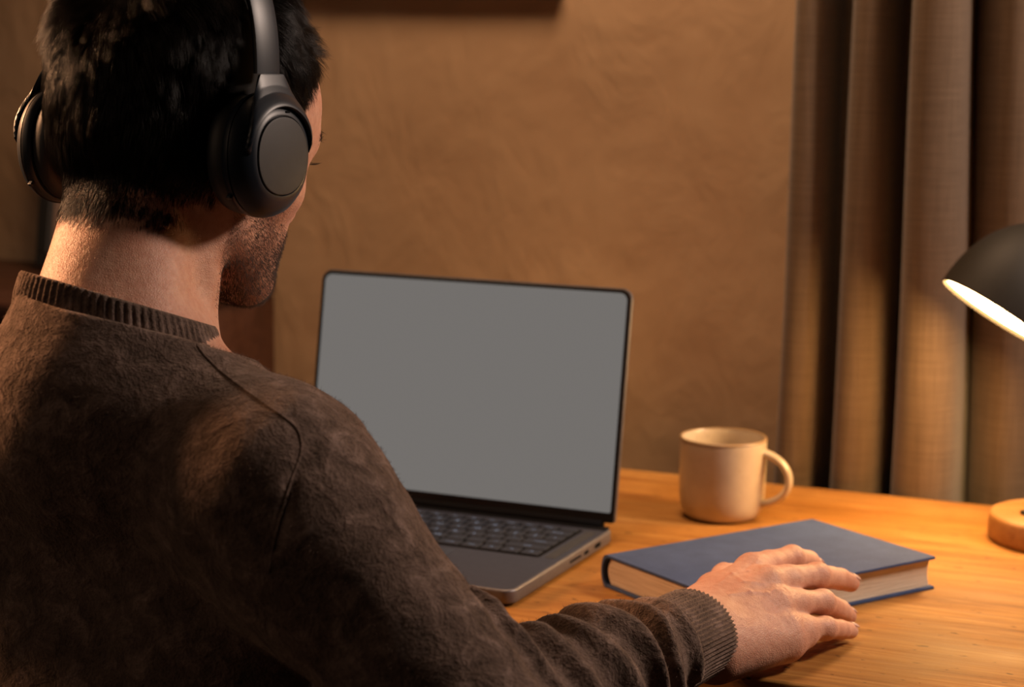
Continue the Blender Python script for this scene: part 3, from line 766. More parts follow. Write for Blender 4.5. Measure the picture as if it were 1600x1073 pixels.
def body_sdf(P):
    d = smin(head_only(P), neck_part(P), 0.013)
    d = smin(d, torso_part(P, -0.010), 0.02)
    d = smin(d, arms_part(P, -0.012), 0.02)
    near = (P[:, 0] > 0.05) & (P[:, 1] > 1.22) & (P[:, 2] < 0.14)
    if near.any():
        h = bookcut(P[near], deskcut(P[near], hand(P[near])))
        d[near] = smin(d[near], h, 0.006)
    pl = (P[:, 0] < -0.1) & (P[:, 1] > 1.45) & (P[:, 2] < 0.16)
    if pl.any(): d[pl] = smin(d[pl], hand(to_right(P[pl])), 0.006)
    return deskcut(P, d)

# ------------------------------------------------------------------ sweater
AX = (WRR - ELR); AL = np.linalg.norm(AX); AX = AX / AL
CUFF0 = WRR - AX * 0.056
def sweater_raw(P):
    d = torso_part(P, 0.0)
    d = smin(d, cap(P, Bd(0, 0.05, -0.085), SHR, 0.056, 0.055), 0.03)
    d = smin(d, cap(P, SHR, SHR + (ELR - SHR) * 0.3, 0.059, 0.058), 0.035)
    d = smin(d, cap(P, SHR + (ELR - SHR) * 0.2, ELR, 0.058, 0.052), 0.022)
    d = smin(d, smin(cap(P, ELR, ELR + AX * AL * 0.5, 0.052, 0.044), cap(P, ELR + AX * AL * 0.5, CUFF0 - AX * 0.012, 0.044, 0.037), 0.01), 0.010)
    e = smin(cap(P, SHL, ELL, 0.066, 0.052), cap(P, ELL, WRL - (WRL - ELL) * 0.12, 0.052, 0.036), 0.014)
    d = smin(d, e, 0.03)
    d = smin(d, cap(P, NECK1 - [0, 0, 0.03], C0, 0.075, 0.0672), 0.05)
    rel = P - C0.astype(f32); hgt = rel @ CN.astype(f32); rad = np.linalg.norm(rel - hgt[:, None] * CN.astype(f32), axis=1)
    cut = np.where(rad < 0.11, hgt + 0.004, -1.0).astype(f32)
    d = np.maximum(d, cut); d = smax(d, -np.maximum(rad - 0.0605, -hgt - 0.045).astype(f32), 0.003)
    return d
def fold_disp(P):
    s = ((P - ELR.astype(f32)) @ AX.astype(f32)) / AL
    rel = P - ELR.astype(f32) - (s * AL)[:, None] * AX.astype(f32)
    side = np.cross(AX, [0, 0, 1]); side /= np.linalg.norm(side)
    ang = np.arctan2(rel[:, 2], rel @ side.astype(f32))
    fa = (np.linalg.norm(rel, axis=1) < 0.085) & (s > -0.1) & (P[:, 1] > ELR[1] - 0.02)
    wv = s * 7.6 + 0.35 * np.sin(ang * 1.0 + 0.6) + 0.25 * vnoise(P, 22, 3)
    ridge = (0.5 + 0.5 * np.sin(2 * PI * wv)) ** 1.6
    amp = 0.0075 * np.clip((s + 0.02) / 0.15, 0, 1) * (0.55 + 0.45 * vnoise(P, 16, 5) + 0.25)
    amp = amp * np.where(rel[:, 2] < -0.015, 0.5, 1.0)
    d = np.where(fa, (ridge - 0.45) * amp * 1.6, 0)
    d += np.where(fa, 0.006 * np.exp(-((s - 0.70) / 0.05) ** 2) - 0.009 * np.exp(-((s - 0.60 - 0.03 * np.sin(ang)) / 0.022) ** 2), 0)
    return d
def sweater_disp(P):
    d = fold_disp(P)
    t = np.clip(((P - SHR.astype(f32)) @ ((ELR - SHR) / np.linalg.norm(ELR - SHR)).astype(f32)) / 0.24, 0, 1)
    arm = np.clip(1.35 - np.abs(cap(P, SHR, ELR, 0.06, 0.05)) / 0.03, 0, 1)
    q = P @ np.array([[1, 0, 0], [0, 1, 0], [0, 0, 1.0]])
    ax = (ELR - SHR) / np.linalg.norm(ELR - SHR); al = q @ ax
    qq = np.stack([q[:, 0] * 9, q[:, 1] * 9, al * 34], 1)
    d += arm * t * (0.0078 * vnoise(qq, 1.0, 8) + 0.0024 * vnoise(qq, 2.1, 9))
    d += (1 - arm) * 0.0022 * vnoise(P, 14, 2) + 0.0012 * vnoise(P, 38, 4)
    d += seam_field(P)
    return d
def seam_field(P):
    """signed distance to the armhole seam's sheet: a slightly curved plane from the neck to the armpit"""
    q = (P - BC) @ BR
    zz = [-.17, -.12, -.050, -.034, -.022, -.010, 0.0, .010, .021]; gg = [.158, .165, .168, .160, .135, .108, .086, .071, .060]
    s = q[:, 0] - np.interp(q[:, 2], zz, gg); sl = np.interp(q[:, 2], [-.15, -.055, -.042, -.030, -.01], [0, 0.1, 0.6, 2.2, 2.6])
    s = s / np.sqrt(1 + sl * sl); on = (q[:, 2] > -.13) & (q[:, 2] < .018) & (q[:, 0] > 0.05)
    return np.where(on, -0.0016 * np.exp(-((s - .0030) / .0028) ** 2), 0)
def sweater_sdf(P):
    d = sweater_raw(P)
    near = np.abs(d) < 0.02
    if near.any(): d[near] = d[near] - sweater_disp(P[near])
    s = (P - (CUFF0 - AX * 0.004).astype(f32)) @ AX.astype(f32)
    return deskcut(P, d)

def ring_tube(name, mat_, parent, sections, off, ribs=0):
    """a loft of closed rings; sections = list of (n,3) arrays"""
    n = len(sections[0]); V = np.concatenate(sections); F = []
    for k in range(len(sections) - 1):
        for i in range(n):
            j = (i + 1) % n; F.append((k * n + i, k * n + j, (k + 1) * n + j, (k + 1) * n + i))
    return mesh_obj(name, V, F, mat_, parent, offset=off)

ROOT = np.array([-0.19, 1.02, -TZ])
def hair_curves(name, strands, radius, mat_, parent, off):
    n = len(strands); k = strands.shape[1]
    c = bpy.data.hair_curves.new(name); c.add_curves([k] * n)
    c.points.foreach_set('position', (strands - off).astype(np.float32).ravel())
    a = c.attributes.get('radius') or c.attributes.new('radius', 'FLOAT', 'POINT')
    t = np.linspace(0, 1, k); a.data.foreach_set('value', np.tile(radius * (1 - 0.75 * t ** 2), n).astype(np.float32))
    c.materials.append(mat_)
    return link(bpy.data.objects.new(name, c), parent)
def m_hair(name, c, rough=0.35):
    m = bpy.data.materials.new(name); m.use_nodes = True; nt = m.node_tree; nt.nodes.clear()
    h = nt.nodes.new('ShaderNodeBsdfHairPrincipled'); o = nt.nodes.new('ShaderNodeOutputMaterial')
    h.parametrization = 'COLOR'; h.inputs['Color'].default_value = (*c, 1); h.inputs['Roughness'].default_value = rough
    h.inputs['Random Roughness'].default_value = 0.3
    nt.links.new(h.outputs[0], o.inputs[0]); return m

# hair region in head coordinates: lowest allowed z as a function of azimuth (0 = face, 180 = nape)
HLA = np.radians([0, 25, 42, 55, 66, 76, 88, 100, 118, 140, 160, 180]); HLZ = np.array([.110, .108, .100, .080, .040, -.012, -.010, .004, -.034, -.050, -.056, -.058])
def hair_low(q): return np.interp(np.arctan2(np.abs(q[:, 0]), q[:, 1] - 0.005), HLA, HLZ)
def build_person():
    r = empty('person', tuple(ROOT + [0, 0, TZ]))
    tag(r, 'man in a dark brown knit sweater seen from behind, right hand on the book', 'person')
    off = ROOT
    # body
    V, F = surface(body_sdf, (-0.52, 0.98, -0.36), (0.34, 1.86, 0.56), 0.0030)
    # the hand again at a finer pitch: cut the coarse one off inside the sleeve and refine it there
    cutp = WRR - AX * 0.030
    keep = ((V - cutp) @ AX < 0) | (V[:, 0] < 0.0) | (V[:, 2] > 0.2)
    F = F[keep[F].all(1)]
    def hand_sdf(P):
        d = body_sdf(P); return np.maximum(d, -((P - (cutp - AX * 0.012).astype(f32)) @ AX.astype(f32)))
    V2, F2 = surface(hand_sdf, (0.06, 1.25, -0.02), (0.30, 1.54, 0.10), 0.0011, newton=3)
    # creases over the finger joints, tendons, veins
    d, N = grad(hand_sdf, V2); disp = np.zeros(len(V2)); up = np.clip(N[:, 2] * 1.6, 0, 1)
    for k, J in HAND.items():
        for jn, (jj, wgt) in enumerate(((J[1], 1.0), (J[2], .6))):
            ax = J[min(jn + 2, 3)] - J[jn]; ax /= np.linalg.norm(ax); s = (V2 - jj) @ ax; rr = np.linalg.norm(V2 - jj, axis=1)
            loc = np.clip(1.7 - rr / 0.0095, 0, 1)
            for o in (-0.0032, -0.0011, 0.0010, 0.0031): disp -= up * loc * wgt * 0.00042 * np.exp(-((s - o - 0.0004 * np.sin(rr * 2500)) / 0.00055) ** 2)
        a = HW + (J[0] - HW) * 0.35; t = np.clip(((V2 - a) @ (J[0] - a)) / ((J[0] - a) @ (J[0] - a)), 0, 1)
        pd = np.linalg.norm((V2 - a - t[:, None] * (J[0] - a)) - N * (((V2 - a - t[:, None] * (J[0] - a)) * N).sum(1))[:, None], axis=1)
        disp += up * 0.0008 * np.exp(-(pd / 0.0026) ** 2) * (t > 0) * (t < 1) * np.sin(PI * np.clip(t, 0, 1))
        m0 = np.linalg.norm(V2 - J[0] - [0, 0, .008], axis=1)
        disp += up * 0.00045 * vnoise(V2, 420, 6) * np.clip(1.3 - m0 / 0.010, 0, 1)
    veins = [[(.152, 1.362, .06), (.165, 1.385, .062), (.178, 1.392, .062), (.188, 1.412, .062)], [(.165, 1.385, .062), (.172, 1.372, .055), (.188, 1.376, .055)], [(.160, 1.35, .055), (.176, 1.362, .052), (.190, 1.368, .048), (.196, 1.374, .045)]]
    for vn in veins:
        for a, b in zip(vn, vn[1:]):
            a = np.array(a); b = np.array(b); t = np.clip(((V2 - a)[:, :2] @ (b - a)[:2]) / ((b - a)[:2] @ (b - a)[:2]), 0, 1)
            pd = np.linalg.norm((V2 - a - t[:, None] * (b - a))[:, :2], axis=1); disp += up * 0.0006 * np.exp(-(pd / 0.0017) ** 2)
    disp += 0.00025 * vnoise(V2, 160, 1) * up
    V2 = V2 + N * disp[:, None]
    # the head at a finer pitch as well, joined at the base of the neck inside the collar
    n0 = len(V)
    body = mesh_obj('body', np.concatenate([V, V2]), np.concatenate([F, F2 + n0]), SKIN, r, offset=off)
    # finger nails (the tips the camera sees edge-on)
    NAIL = mat('nail', (0.66, 0.42, 0.34), 0.25)
    for k, J in list(HAND.items()):
        ax = J[3] - J[2]; ax /= np.linalg.norm(ax); side = np.cross(ax, [0, 0, 1]); side /= np.linalg.norm(side); nn = np.cross(side, ax)
        if nn[2] < 0: nn = -nn
        R_ = RAD[k][3]; Vn = []; Fn = []
        for i in range(7):
            for j in range(7):
                a = (i / 6 - 0.5); b = (j / 6 - 0.5) * 1.9; wv = math.sqrt(max(0.02, 1 - abs(2 * a) ** 5))
                p = J[3] + ax * (a * 0.0092 + 0.0016) + side * math.sin(b * wv) * (R_ + .0002) + nn * (math.cos(b * wv) * (R_ + .0002) - max(0, a) * 0.0016)
                Vn.append(p)
        Fn = [(i * 7 + j, i * 7 + j + 1, (i + 1) * 7 + j + 1, (i + 1) * 7 + j) for i in range(6) for j in range(6)]
        o = mesh_obj('fingernail', Vn, Fn, NAIL, body, offset=off); md = o.modifiers.new('t', 'SOLIDIFY'); md.thickness = 0.0005; md.offset = 1
    # eyes
    EYEM = mat('eye_white', (0.7, 0.66, 0.62), 0.2)
    for s in (-1, 1):
        bm = bmesh.new(); bmesh.ops.create_uvsphere(bm, u_segments=24, v_segments=16, radius=0.0121)
        o = bm_obj('eye', bm, EYEM, body, smooth=True); o.location = Hd(0.031 * s, 0.0763, 0.006) - off
    # sweater
    Vs, Fs = surface(sweater_sdf, (-0.56, 0.94, -0.40), (0.20, 1.66, 0.40), 0.0026, newton=1)
    sw = mesh_obj('sweater', Vs, Fs, KNIT, r, offset=off)
    seam_and_trim(sw, Vs, off)
    FR = np.random.default_rng(5); a = Vs[Fs[:, 0]]; vis = (a[:, 2] > -0.05); Fv = Fs[vis]
    pick = FR.integers(0, len(Fv), 60000); A, B_2, C_ = Vs[Fv[pick, 0]], Vs[Fv[pick, 1]], Vs[Fv[pick, 2]]
    u = FR.random((60000, 1)); v = FR.random((60000, 1)) * (1 - u); p = A + (B_2 - A) * u + (C_ - A) * v
    nn = np.cross(B_2 - A, C_ - A); nn /= np.linalg.norm(nn, axis=1)[:, None] + 1e-9
    d1 = nn * 0.55 + 0.9 * FR.normal(size=p.shape); d1 /= np.linalg.norm(d1, axis=1)[:, None]; d2 = d1 + 0.8 * FR.normal(size=p.shape) + nn * .2; d2 /= np.linalg.norm(d2, axis=1)[:, None]
    Lf = FR.uniform(.0012, .0034, (60000, 1)); S = np.stack([p, p + d1 * Lf * .5, p + d1 * Lf * .5 + d2 * Lf * .5], 1)
    fz = hair_curves('knit_fuzz', S, 0.00007, mat('fuzz_fibre', (0.20, 0.13, 0.10), 0.9), sw, off); tag(fz, kind='stuff')
    # trousers and shoes
    def leg(P):
        d = ell((P - BC.astype(f32)) @ BR.astype(f32), (0, 0.055, -0.575), (0.165, 0.125, 0.095))
        for s in (-1, 1):
            hip, kn, an = Bd(0.085 * s, 0.07, -0.60), Bd(0.12 * s, 0.47, -0.575), Bd(0.12 * s, 0.40, -0.97)
            d = smin(d, cap(P, hip, kn, 0.078, 0.058), 0.03); d = smin(d, cap(P, kn, an, 0.057, 0.044), 0.012)
        return d
    Vt, Ft = surface(leg, (-0.50, 0.85, -0.80), (0.22, 1.75, -0.14), 0.008, newton=2)
    mesh_obj('trousers', Vt, Ft, TROUSERS, r, offset=off)
    for s in (-1, 1):
        def shoe(P):
            a, b = Bd(0.12 * s, 0.395, -1.012), Bd(0.125 * s, 0.53, -1.018); d = cap(P, a, b, 0.036, 0.030)
            return smax(d, -(P[:, 2] + TZ - 0.001), 0.004)
        c = Bd(0.12 * s, 0.46, -1.0); Vh, Fh = surface(shoe, c - [0.14, 0.14, 0.06], c + [0.14, 0.14, 0.09], 0.005)
        mesh_obj('shoe', Vh, Fh, m_matte('shoe_leather', (0.03, 0.02, 0.015), 0.5), r, offset=off)
    build_hair(body, off)
    return r

def seam_and_trim(sw, Vs, off):
    # cuffs: ribbed tubes folded back on themselves
    for W_, dirv, L in ((WRR, AX, 0.064), (WRL, (WRL - ELL) / np.linalg.norm(WRL - ELL), 0.05)):
        side = np.cross(dirv, [0, 0, 1]); side /= np.linalg.norm(side); up = np.cross(side, dirv); n = 288; th = np.linspace(0, 2 * PI, n, endpoint=False)
        secs = []
        prof = [(-L - .016, .028, 0), (-L - .004, .0345, .3), (-L + .003, .0350, 1), (-L * .6, .0345, 1), (-L * .3, .0338, 1), (-.006, .0336, 1), (-.0018, .0334, 1), (0.0, .0322, .6), (-.0010, .0308, .6), (-.004, .0300, .6), (-.03, .0300, .3)]
        for s, rad, rb in prof:
            rib = 1 + rb * 0.034 * np.cos(th * 64)
            c = W_ + dirv * (s + 0.006) + up * 0.001
            ring = c + side[None] * (rad * 1.06 * rib * np.cos(th))[:, None] + up[None] * (rad * 0.93 * rib * np.sin(th))[:, None]
            wob = 0.0012 * vnoise(ring, 40, 3); ring = ring + (ring - c) * (wob / rad)[:, None]
            ring[:, 2] = np.maximum(ring[:, 2], 0.0012) if W_ is WRR else ring[:, 2]
            secs.append(ring)
        ring_tube('cuff', KNIT, sw, secs, off)
    # armhole seam: a thin raised cord lying on the knit
    zz = [-.13, -.09, -.050, -.034, -.022, -.010, 0.0, .010, .021]; gg = [.164, .167, .168, .160, .135, .108, .086, .071, .060]; pts = []
    for t in np.linspace(0, 1, 70):
        z = np.interp(t, np.linspace(0, 1, 9), zz); x = np.interp(t, np.linspace(0, 1, 9), gg); pts.append((x, -0.09, z))
    pts = np.array(pts)
    for _ in range(5): pts[1:-1] = (pts[:-2] + 2 * pts[1:-1] + pts[2:]) / 4
    W_ = (pts @ BR.T) + BC; fwd_ = BR @ np.array([0, 0.92, -0.38]); hit = np.ones(len(W_), bool)
    for _ in range(60): W_ = W_ + np.maximum(sweater_sdf(W_.astype(f32)), 0)[:, None] * 0.8 * fwd_
    W_ = W_[sweater_sdf(W_.astype(f32)) < 0.002]
    for _ in range(3): W_[1:-1] = (W_[:-2] + 2 * W_[1:-1] + W_[2:]) / 4
    v, f = tube(W_, 0.0009, 8, up=tuple(fwd_)); mesh_obj('seam', v, f, KNIT, sw, offset=off)
    # collar: ribbed band round the neck
    n = 320; th = np.linspace(0, 2 * PI, n, endpoint=False)
    secs = []
    for s, rad, rb in ((-0.022, .0650, 0), (-.0165, .0700, .2), (-.013, .0708, 1), (-.004, .0692, 1), (0.004, .0668, 1), (0.0085, .0652, 1), (0.0105, .0638, .7), (0.009, .0622, .5), (0.0, .0612, .3), (-0.02, .0612, .2)):
        rib = 1 + rb * 0.011 * np.cos(th * 80)
        x = rad * 1.0 * rib * np.cos(th); y = rad * 0.93 * rib * np.sin(th)
        z = s - y * CTILT - x * CROLL
        secs.append(C0 + (BR @ np.stack([x, y, z])).T)
    ring_tube('collar', KNIT, sw, secs, off)

def build_hair(body, off):
    HAIRC = mat('dark_brown_hair', (0.011, 0.0075, 0.006), 0.34); HAIRC.node_tree.nodes['Principled BSDF'].inputs['Specular IOR Level'].default_value = 0.30
    N = 120000
    def scalp(P): return smin(head_only(P), neck_part(P), 0.013)
    def hs(q): return scalp(((q @ HR.T) + HC).astype(f32))
    Va, Fa = surface(scalp, HC - 0.14, HC + [0.14, 0.14, 0.17], 0.004, newton=1)
    cen = (Va[Fa].mean(1) - HC) @ HRI; Fa = Fa[cen[:, 2] > hair_low(cen) - 0.012]
    ar = np.linalg.norm(np.cross(Va[Fa[:, 1]] - Va[Fa[:, 0]], Va[Fa[:, 2]] - Va[Fa[:, 0]]), axis=1); pk = RNG.choice(len(Fa), N, p=ar / ar.sum())
    a, b = RNG.random((N, 1)), RNG.random((N, 1)); q4 = Va[Fa[pk]]
    W0 = q4[:, 0] * (1 - a) * (1 - b) + q4[:, 1] * a * (1 - b) + q4[:, 2] * a * b + q4[:, 3] * (1 - a) * b
    Q = (W0 - HC) @ HRI
    low = hair_low(Q) + 0.005 * vnoise(Q, 60, 2) + RNG.normal(0, .0045, N)
    ok = Q[:, 2] > low; Q = Q[ok]; low = low[ok]; N = len(Q)
    _, Nw = grad(scalp, (Q @ HR.T + HC), 0.002); Nl = Nw @ HR / HS
    wh = np.array([0.012, -0.062, 0.115])
    fl = Q - wh; fl -= (fl * Nl).sum(1)[:, None] * Nl; fl /= np.linalg.norm(fl, axis=1)[:, None] + 1e-6
    down = np.array([0, -0.15, -1.0]); dn = down - (Nl @ down)[:, None] * Nl
    front = np.clip((Q[:, 1] - 0.0) / 0.06, 0, 1) * np.clip((Q[:, 2] - 0.05) / 0.04, 0, 1)
    fwd = np.array([0.35, 0.8, 0.35]); fw = fwd - (Nl @ fwd)[:, None] * Nl
    side = np.clip(1 - (Q[:, 2] - 0.02) / 0.07, 0, 1)[:, None]
    flow = fl * (1 - side * .5) + dn * side * 0.9 + fw * front[:, None] * 1.2
    flow += 0.42 * np.stack([vnoise(Q, 45, s) for s in (1, 2, 3)], 1) + 0.14 * RNG.normal(size=Q.shape)
    flow -= (flow * Nl).sum(1)[:, None] * Nl; flow /= np.linalg.norm(flow, axis=1)[:, None]
    h = np.clip((Q[:, 2] - low) / 0.085, 0, 1)
    L = 0.007 + 0.023 * h ** 0.8 + 0.012 * np.clip((Q[:, 2] - 0.07) / 0.05, 0, 1) + 0.014 * front * (1 + 0.5 * vnoise(Q, 90, 4))
    L *= RNG.uniform(0.75, 1.15, N) * (1 + 0.25 * vnoise(Q, 70, 9))
    hb = (np.abs(((Q @ HR.T + HC - HP) @ HPR)[:, 1]) < 0.016) & (Q[:, 2] > 0.03)
    lift = 0.45 + 0.30 * h + 0.35 * front; lift = np.where(hb, 0.02, lift); L = np.where(hb, L * 0.6, L)
    K = 6; S = np.zeros((N, K, 3)); p = Q - Nl * 0.001; S[:, 0] = p
    curl = np.array([0.3, 0.1, 1.0])
    for k in range(1, K):
        t = k / (K - 1); d = flow + Nl * (lift * (1 - t * 0.95) - 0.12 * t)[:, None] + 0.05 * RNG.normal(size=Q.shape)
        d += (front * (t > 0.5) * (vnoise(Q, 50, 7) > 0.1) * 0.9)[:, None] * curl
        d /= np.linalg.norm(d, axis=1)[:, None]; p = p + d * (L / (K - 1))[:, None]; S[:, k] = p
    g = RNG.choice(N, 4200, replace=False); G = Q[g].astype(f32); near = np.zeros(N, int)
    for s in range(0, N, 4000):
        q = Q[s:s + 4000].astype(f32); near[s:s + 4000] = ((q * q).sum(1)[:, None] + (G * G).sum(1)[None] - 2 * q @ G.T).argmin(1)
    gs = S[g][near]; t = np.linspace(0, 1, K)[None, :, None]
    S = S + (gs - S) * ((0.20 + 0.40 * h)[:, None, None] * t ** 1.3)
    W_ = S @ HR.T + HC
    cap_o = lambda P: np.maximum(scalp(P) - 0.0004, (hair_low(((P - HC) @ HRI)) + 0.022 - ((P - HC) @ HRI)[:, 2]).astype(f32))
    Vc, Fc = surface(cap_o, HC - 0.14, HC + [0.14, 0.14, 0.17], 0.004, newton=0)
    hcap = mesh_obj('hair', Vc, Fc, mat('hair_base', (0.008, 0.006, 0.005), 0.8), body, offset=off)
    st = hair_curves('hair_strands', W_, 0.00009, HAIRC, hcap, off); tag(st, kind='stuff')
    # stubble on jaw, chin and upper neck
    M = 60000; D = RNG.normal(size=(M, 3)); D /= np.linalg.norm(D, axis=1)[:, None]; c = np.array([0, 0.03, -0.045]); lo_ = np.full(M, 0.01); hi_ = np.full(M, 0.13)
    for _ in range(14):
        mid = (lo_ + hi_) / 2; d = hs(c + D * mid[:, None]); lo_ = np.where(d < 0, mid, lo_); hi_ = np.where(d < 0, hi_, mid)
    Q = c + D * lo_[:, None]; az = np.arctan2(np.abs(Q[:, 0]), Q[:, 1])
    top = np.interp(az, np.radians([0, 20, 40, 60, 75, 88]), [-.044, -.042, -.042, -.024, .0, .006])
    ok = (Q[:, 2] < top + 0.006 * vnoise(Q, 80, 1)) & (az < np.radians(97)) & (Q[:, 2] > -.118) & (RNG.random(M) < np.clip((top - Q[:, 2]) / 0.02 + .15, 0, 1)); Q = Q[ok]; M = len(Q)
    Wp = Q @ HR.T + HC; dd, Nw = grad(body_sdf, Wp, .001); Wp = Wp[dd > -0.004]; Nw = Nw[dd > -0.004]; M = len(Wp)
    dr = Nw * 0.55 + (HR @ np.array([0, 0.25, -0.85]))[None] + 0.3 * RNG.normal(size=Nw.shape); dr /= np.linalg.norm(dr, axis=1)[:, None]
    Ls = RNG.uniform(.0016, .0036, M)[:, None]; S = np.stack([Wp - Nw * .0003 + dr * Ls * t for t in (0, .5, 1)], 1)
    b = hair_curves('beard', S, 0.00009, mat('beard_hair', (0.06, 0.032, 0.020), 0.5), body, off); tag(b, kind='stuff')
    # eyebrows and lashes
    M = 420; x = RNG.uniform(.014, .052, M) * RNG.choice([-1, 1], M); z = 0.027 + .004 * np.sin((np.abs(x) - .014) / .038 * 2.6) + RNG.normal(0, .0018, M)
    Q = np.stack([x, np.full(M, .12), z], 1)
    for _ in range(40): Q[:, 1] -= np.maximum(hs(Q), 0) * .8
    dirv = np.stack([np.sign(x) * .9, np.full(M, .0), np.full(M, .1)], 1) + .25 * RNG.normal(size=(M, 3)); _, Nb = grad(scalp, Q @ HR.T + HC, .001); Nb = Nb @ HR / HS; dirv += Nb * (.12 - (dirv * Nb).sum(1))[:, None]; dirv /= np.linalg.norm(dirv, axis=1)[:, None]
    S = np.stack([Q + dirv * .005 * t for t in (0, .5, 1)], 1)
    M = 90; x = RNG.uniform(.021, .043, M) * RNG.choice([-1, 1], M); q0 = np.stack([x, np.full(M, .0875) - (np.abs(x) - .031) ** 2 * 12, np.full(M, .0095)], 1)
    S2 = np.stack([q0 + np.array([0, .008 * t, .003 * t * t])[None] + np.stack([np.sign(x) * .003 * t, x * 0, x * 0], 1) for t in (0, .5, 1)], 1)
    e = hair_curves('eyebrows', np.concatenate([S, S2]) @ HR.T + HC, 0.00012, HAIRC, body, off); tag(e, kind='stuff')

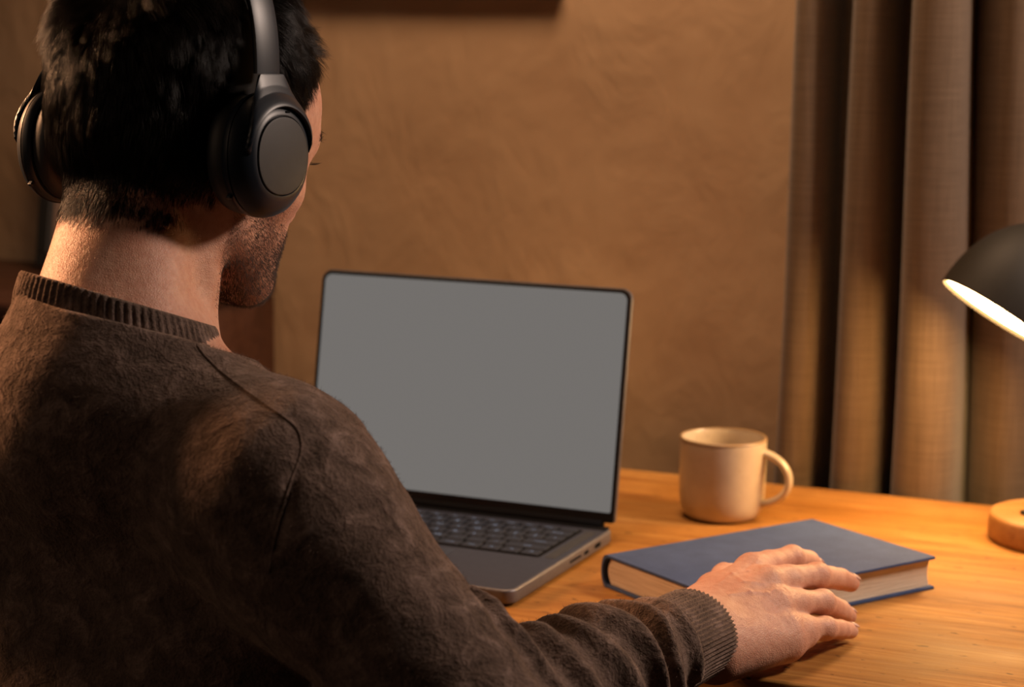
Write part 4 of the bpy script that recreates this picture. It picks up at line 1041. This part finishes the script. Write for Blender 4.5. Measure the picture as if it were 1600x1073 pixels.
# ------------------------------------------------------------------ headphones
HPR = frame(math.radians(32), math.radians(1.0))
def headphones():
    BLK = m_matte('headphone_shell', (0.007, 0.0125, 0.022), 0.40, 0.0, 0.00003); PAD = m_matte('ear_pad_leather', (0.010, 0.011, 0.013), 0.55, 0, 0.0002)
    DISC = m_matte('headphone_cap', (0.024, 0.025, 0.028), 0.50, 0.0)
    r = empty('headphones', (HP[0], HP[1], HP[2] + TZ)); r.rotation_euler = Matrix(HPR.tolist()).to_euler(); r.scale = (0.955, 1.075, 1.075)
    tag(r, 'matte black over-ear headphones worn on the dark hair', 'headphones')
    n = 72
    def loft(rings, s, name, m_, parent, close=True):
        V = []; F = []
        for x, hy, hz in rings:
            for i in range(n):
                a = 2 * PI * i / n; ex = 0.92
                V.append((s * x, hy * math.copysign(abs(math.cos(a)) ** ex, math.cos(a)), hz * math.copysign(abs(math.sin(a)) ** ex, math.sin(a)) + 0.0))
        m = len(rings)
        for k in range(m - 1):
            for i in range(n):
                j = (i + 1) % n; q = (k * n + i, k * n + j, (k + 1) * n + j, (k + 1) * n + i); F.append(q if s > 0 else q[::-1])
        if close:
            F.append(tuple(range(n)) if s < 0 else tuple(range(n))[::-1]); F.append(tuple((m - 1) * n + i for i in range(n))[::(1 if s > 0 else -1)])
        o = mesh_obj(name, V, F, m_, parent); o.data.set_sharp_from_angle(angle=math.radians(38)); return o
    for s in (1, -1):
        sh = loft([(.0905, .034, .0365), (.092, .0352, .0378), (.0945, .0362, .0388), (.0975, .0362, .0388), (.0978, .0354, .038), (.0984, .0354, .038), (.0988, .036, .0385),
                   (.103, .0346, .0370), (.108, .0310, .0330), (.1115, .0272, .0282), (.1128, .0250, .0255), (.1128, .0243, .0247), (.1118, .0240, .0244), (.1118, .0238, .0242)], s, 'ear_cup', BLK, r)
        loft([(.0725, .024, .027), (.0735, .029, .0315), (.077, .0333, .0358), (.082, .0345, .037), (.087, .0338, .0362), (.0902, .032, .0345)], s, 'ear_pad', PAD, sh)
        loft([(.1116, .0236, .0240), (.1132, .0236, .0240), (.1138, .0232, .0236), (.1140, .0222, .0226)], s, 'cup_cap', DISC, sh)
        mh = bm_obj('microphone_slot', box_bm(-.0004, .0004, -.0020, .0020, -.0007, .0007, .0002), PORT, sh); mh.location = (s * .1124, 0.0055, .0268); mh.rotation_euler = (0, s * -0.75, 0)
        bt = bm_obj('button', box_bm(-.002, .002, -.0045, .0045, -.0012, .0012, .0008), BLK, sh); bt.location = (s * .0945, -.0285, -.0225); bt.rotation_euler = (0.75, 0, 0)
        # yoke: hood round the top of the cup, narrowing to the headband
        V = []; ns, nt_ = 36, 22
        for j in range(nt_ + 1):
            t = j / nt_
            for i in range(ns + 1):
                q = -1 + 2 * i / ns; a = math.radians(90 - q * 86)
                e_ = 1 - abs(q) ** 4; sink = 0.0045 * abs(q) ** 5 * (1 - t); p0 = np.array([.0292 * math.cos(a), .0296 * math.sin(a)]); p1 = np.array([(.0300 + .006 * e_) * math.cos(a), (.030 + .009 * e_) * math.sin(a)]); p2 = np.array([q * .0165, .0400]); p3 = np.array([q * .0108, .0490])
                b = p0 * (1 - t) ** 3 + 3 * p1 * t * (1 - t) ** 2 + 3 * p2 * t * t * (1 - t) + p3 * t ** 3
                rr = math.hypot(b[0], b[1]); shell = np.interp(rr, [.0265, .031, .034, .037, .042, .050], [.1140, .1124, .1098, .1068, .1040, .1015])
                V.append((s * (shell - sink), b[0], b[1]))
        F = [(j * (ns + 1) + i, j * (ns + 1) + i + 1, (j + 1) * (ns + 1) + i + 1, (j + 1) * (ns + 1) + i) for j in range(nt_) for i in range(ns)]
        a_, b_, c_ = (np.array(V[i]) for i in F[len(F) // 2][:3])
        if np.cross(b_ - a_, c_ - b_)[0] * s < 0: F = [q[::-1] for q in F]
        yo = mesh_obj('yoke', V, F, BLK, r); md = yo.modifiers.new('t', 'SOLIDIFY'); md.thickness = 0.0024; md.offset = -1
        md = yo.modifiers.new('b', 'BEVEL'); md.width = 0.0005; md.segments = 2
    # headband
    sec = []; m = 90; hw = .0108; th = .0036
    a0 = math.radians(0)
    for k in range(m + 1):
        a = PI * k / m; cx = .1008 * math.copysign(abs(math.cos(a)) ** 0.60, math.cos(a)); cz = .0498 + .0930 * abs(math.sin(a)) ** 0.90
        sec.append((cx, cz))
    P = np.array(sec); T = np.gradient(P, axis=0); T /= np.linalg.norm(T, axis=1)[:, None]; Nn = np.stack([T[:, 1], -T[:, 0]], 1)
    if (Nn[m // 2][1]) < 0: Nn = -Nn
    V = []; prof = [(-hw, -th), (hw, -th), (hw + .0003, -.0012), (hw, -.0004), (hw - .0012, 0), (hw * .5, .0007), (0, .0010), (-hw * .5, .0007), (-hw + .0012, 0), (-hw, -.0004), (-hw - .0003, -.0012)]
    for p, q in zip(P, Nn):
        for y, d in prof: V.append((p[0] + q[0] * d, y, p[1] + q[1] * d))
    c = len(prof); F = [(k * c + i, k * c + (i + 1) % c, (k + 1) * c + (i + 1) % c, (k + 1) * c + i) for k in range(m) for i in range(c)]
    F += [tuple(range(c))[::-1], tuple(m * c + i for i in range(c))]
    o = mesh_obj('headband', V, F, BLK, r); o.data.set_sharp_from_angle(angle=math.radians(40))
    V2 = []
    for p, q, a in zip(P, Nn, np.linspace(0, PI, m + 1)):
        for y, d in ((-hw + .001, -th - .0002), (hw - .001, -th - .0002), (hw - .003, -th - .006 * math.sin(a)), (-hw + .003, -th - .006 * math.sin(a))): V2.append((p[0] + q[0] * d, y, p[1] + q[1] * d))
    F = [(k * 4 + i, k * 4 + (i + 1) % 4, (k + 1) * 4 + (i + 1) % 4, (k + 1) * 4 + i) for k in range(10, m - 10) for i in range(4)]
    mesh_obj('headband_pad', V2, F, PAD, o)
build_person()
headphones()
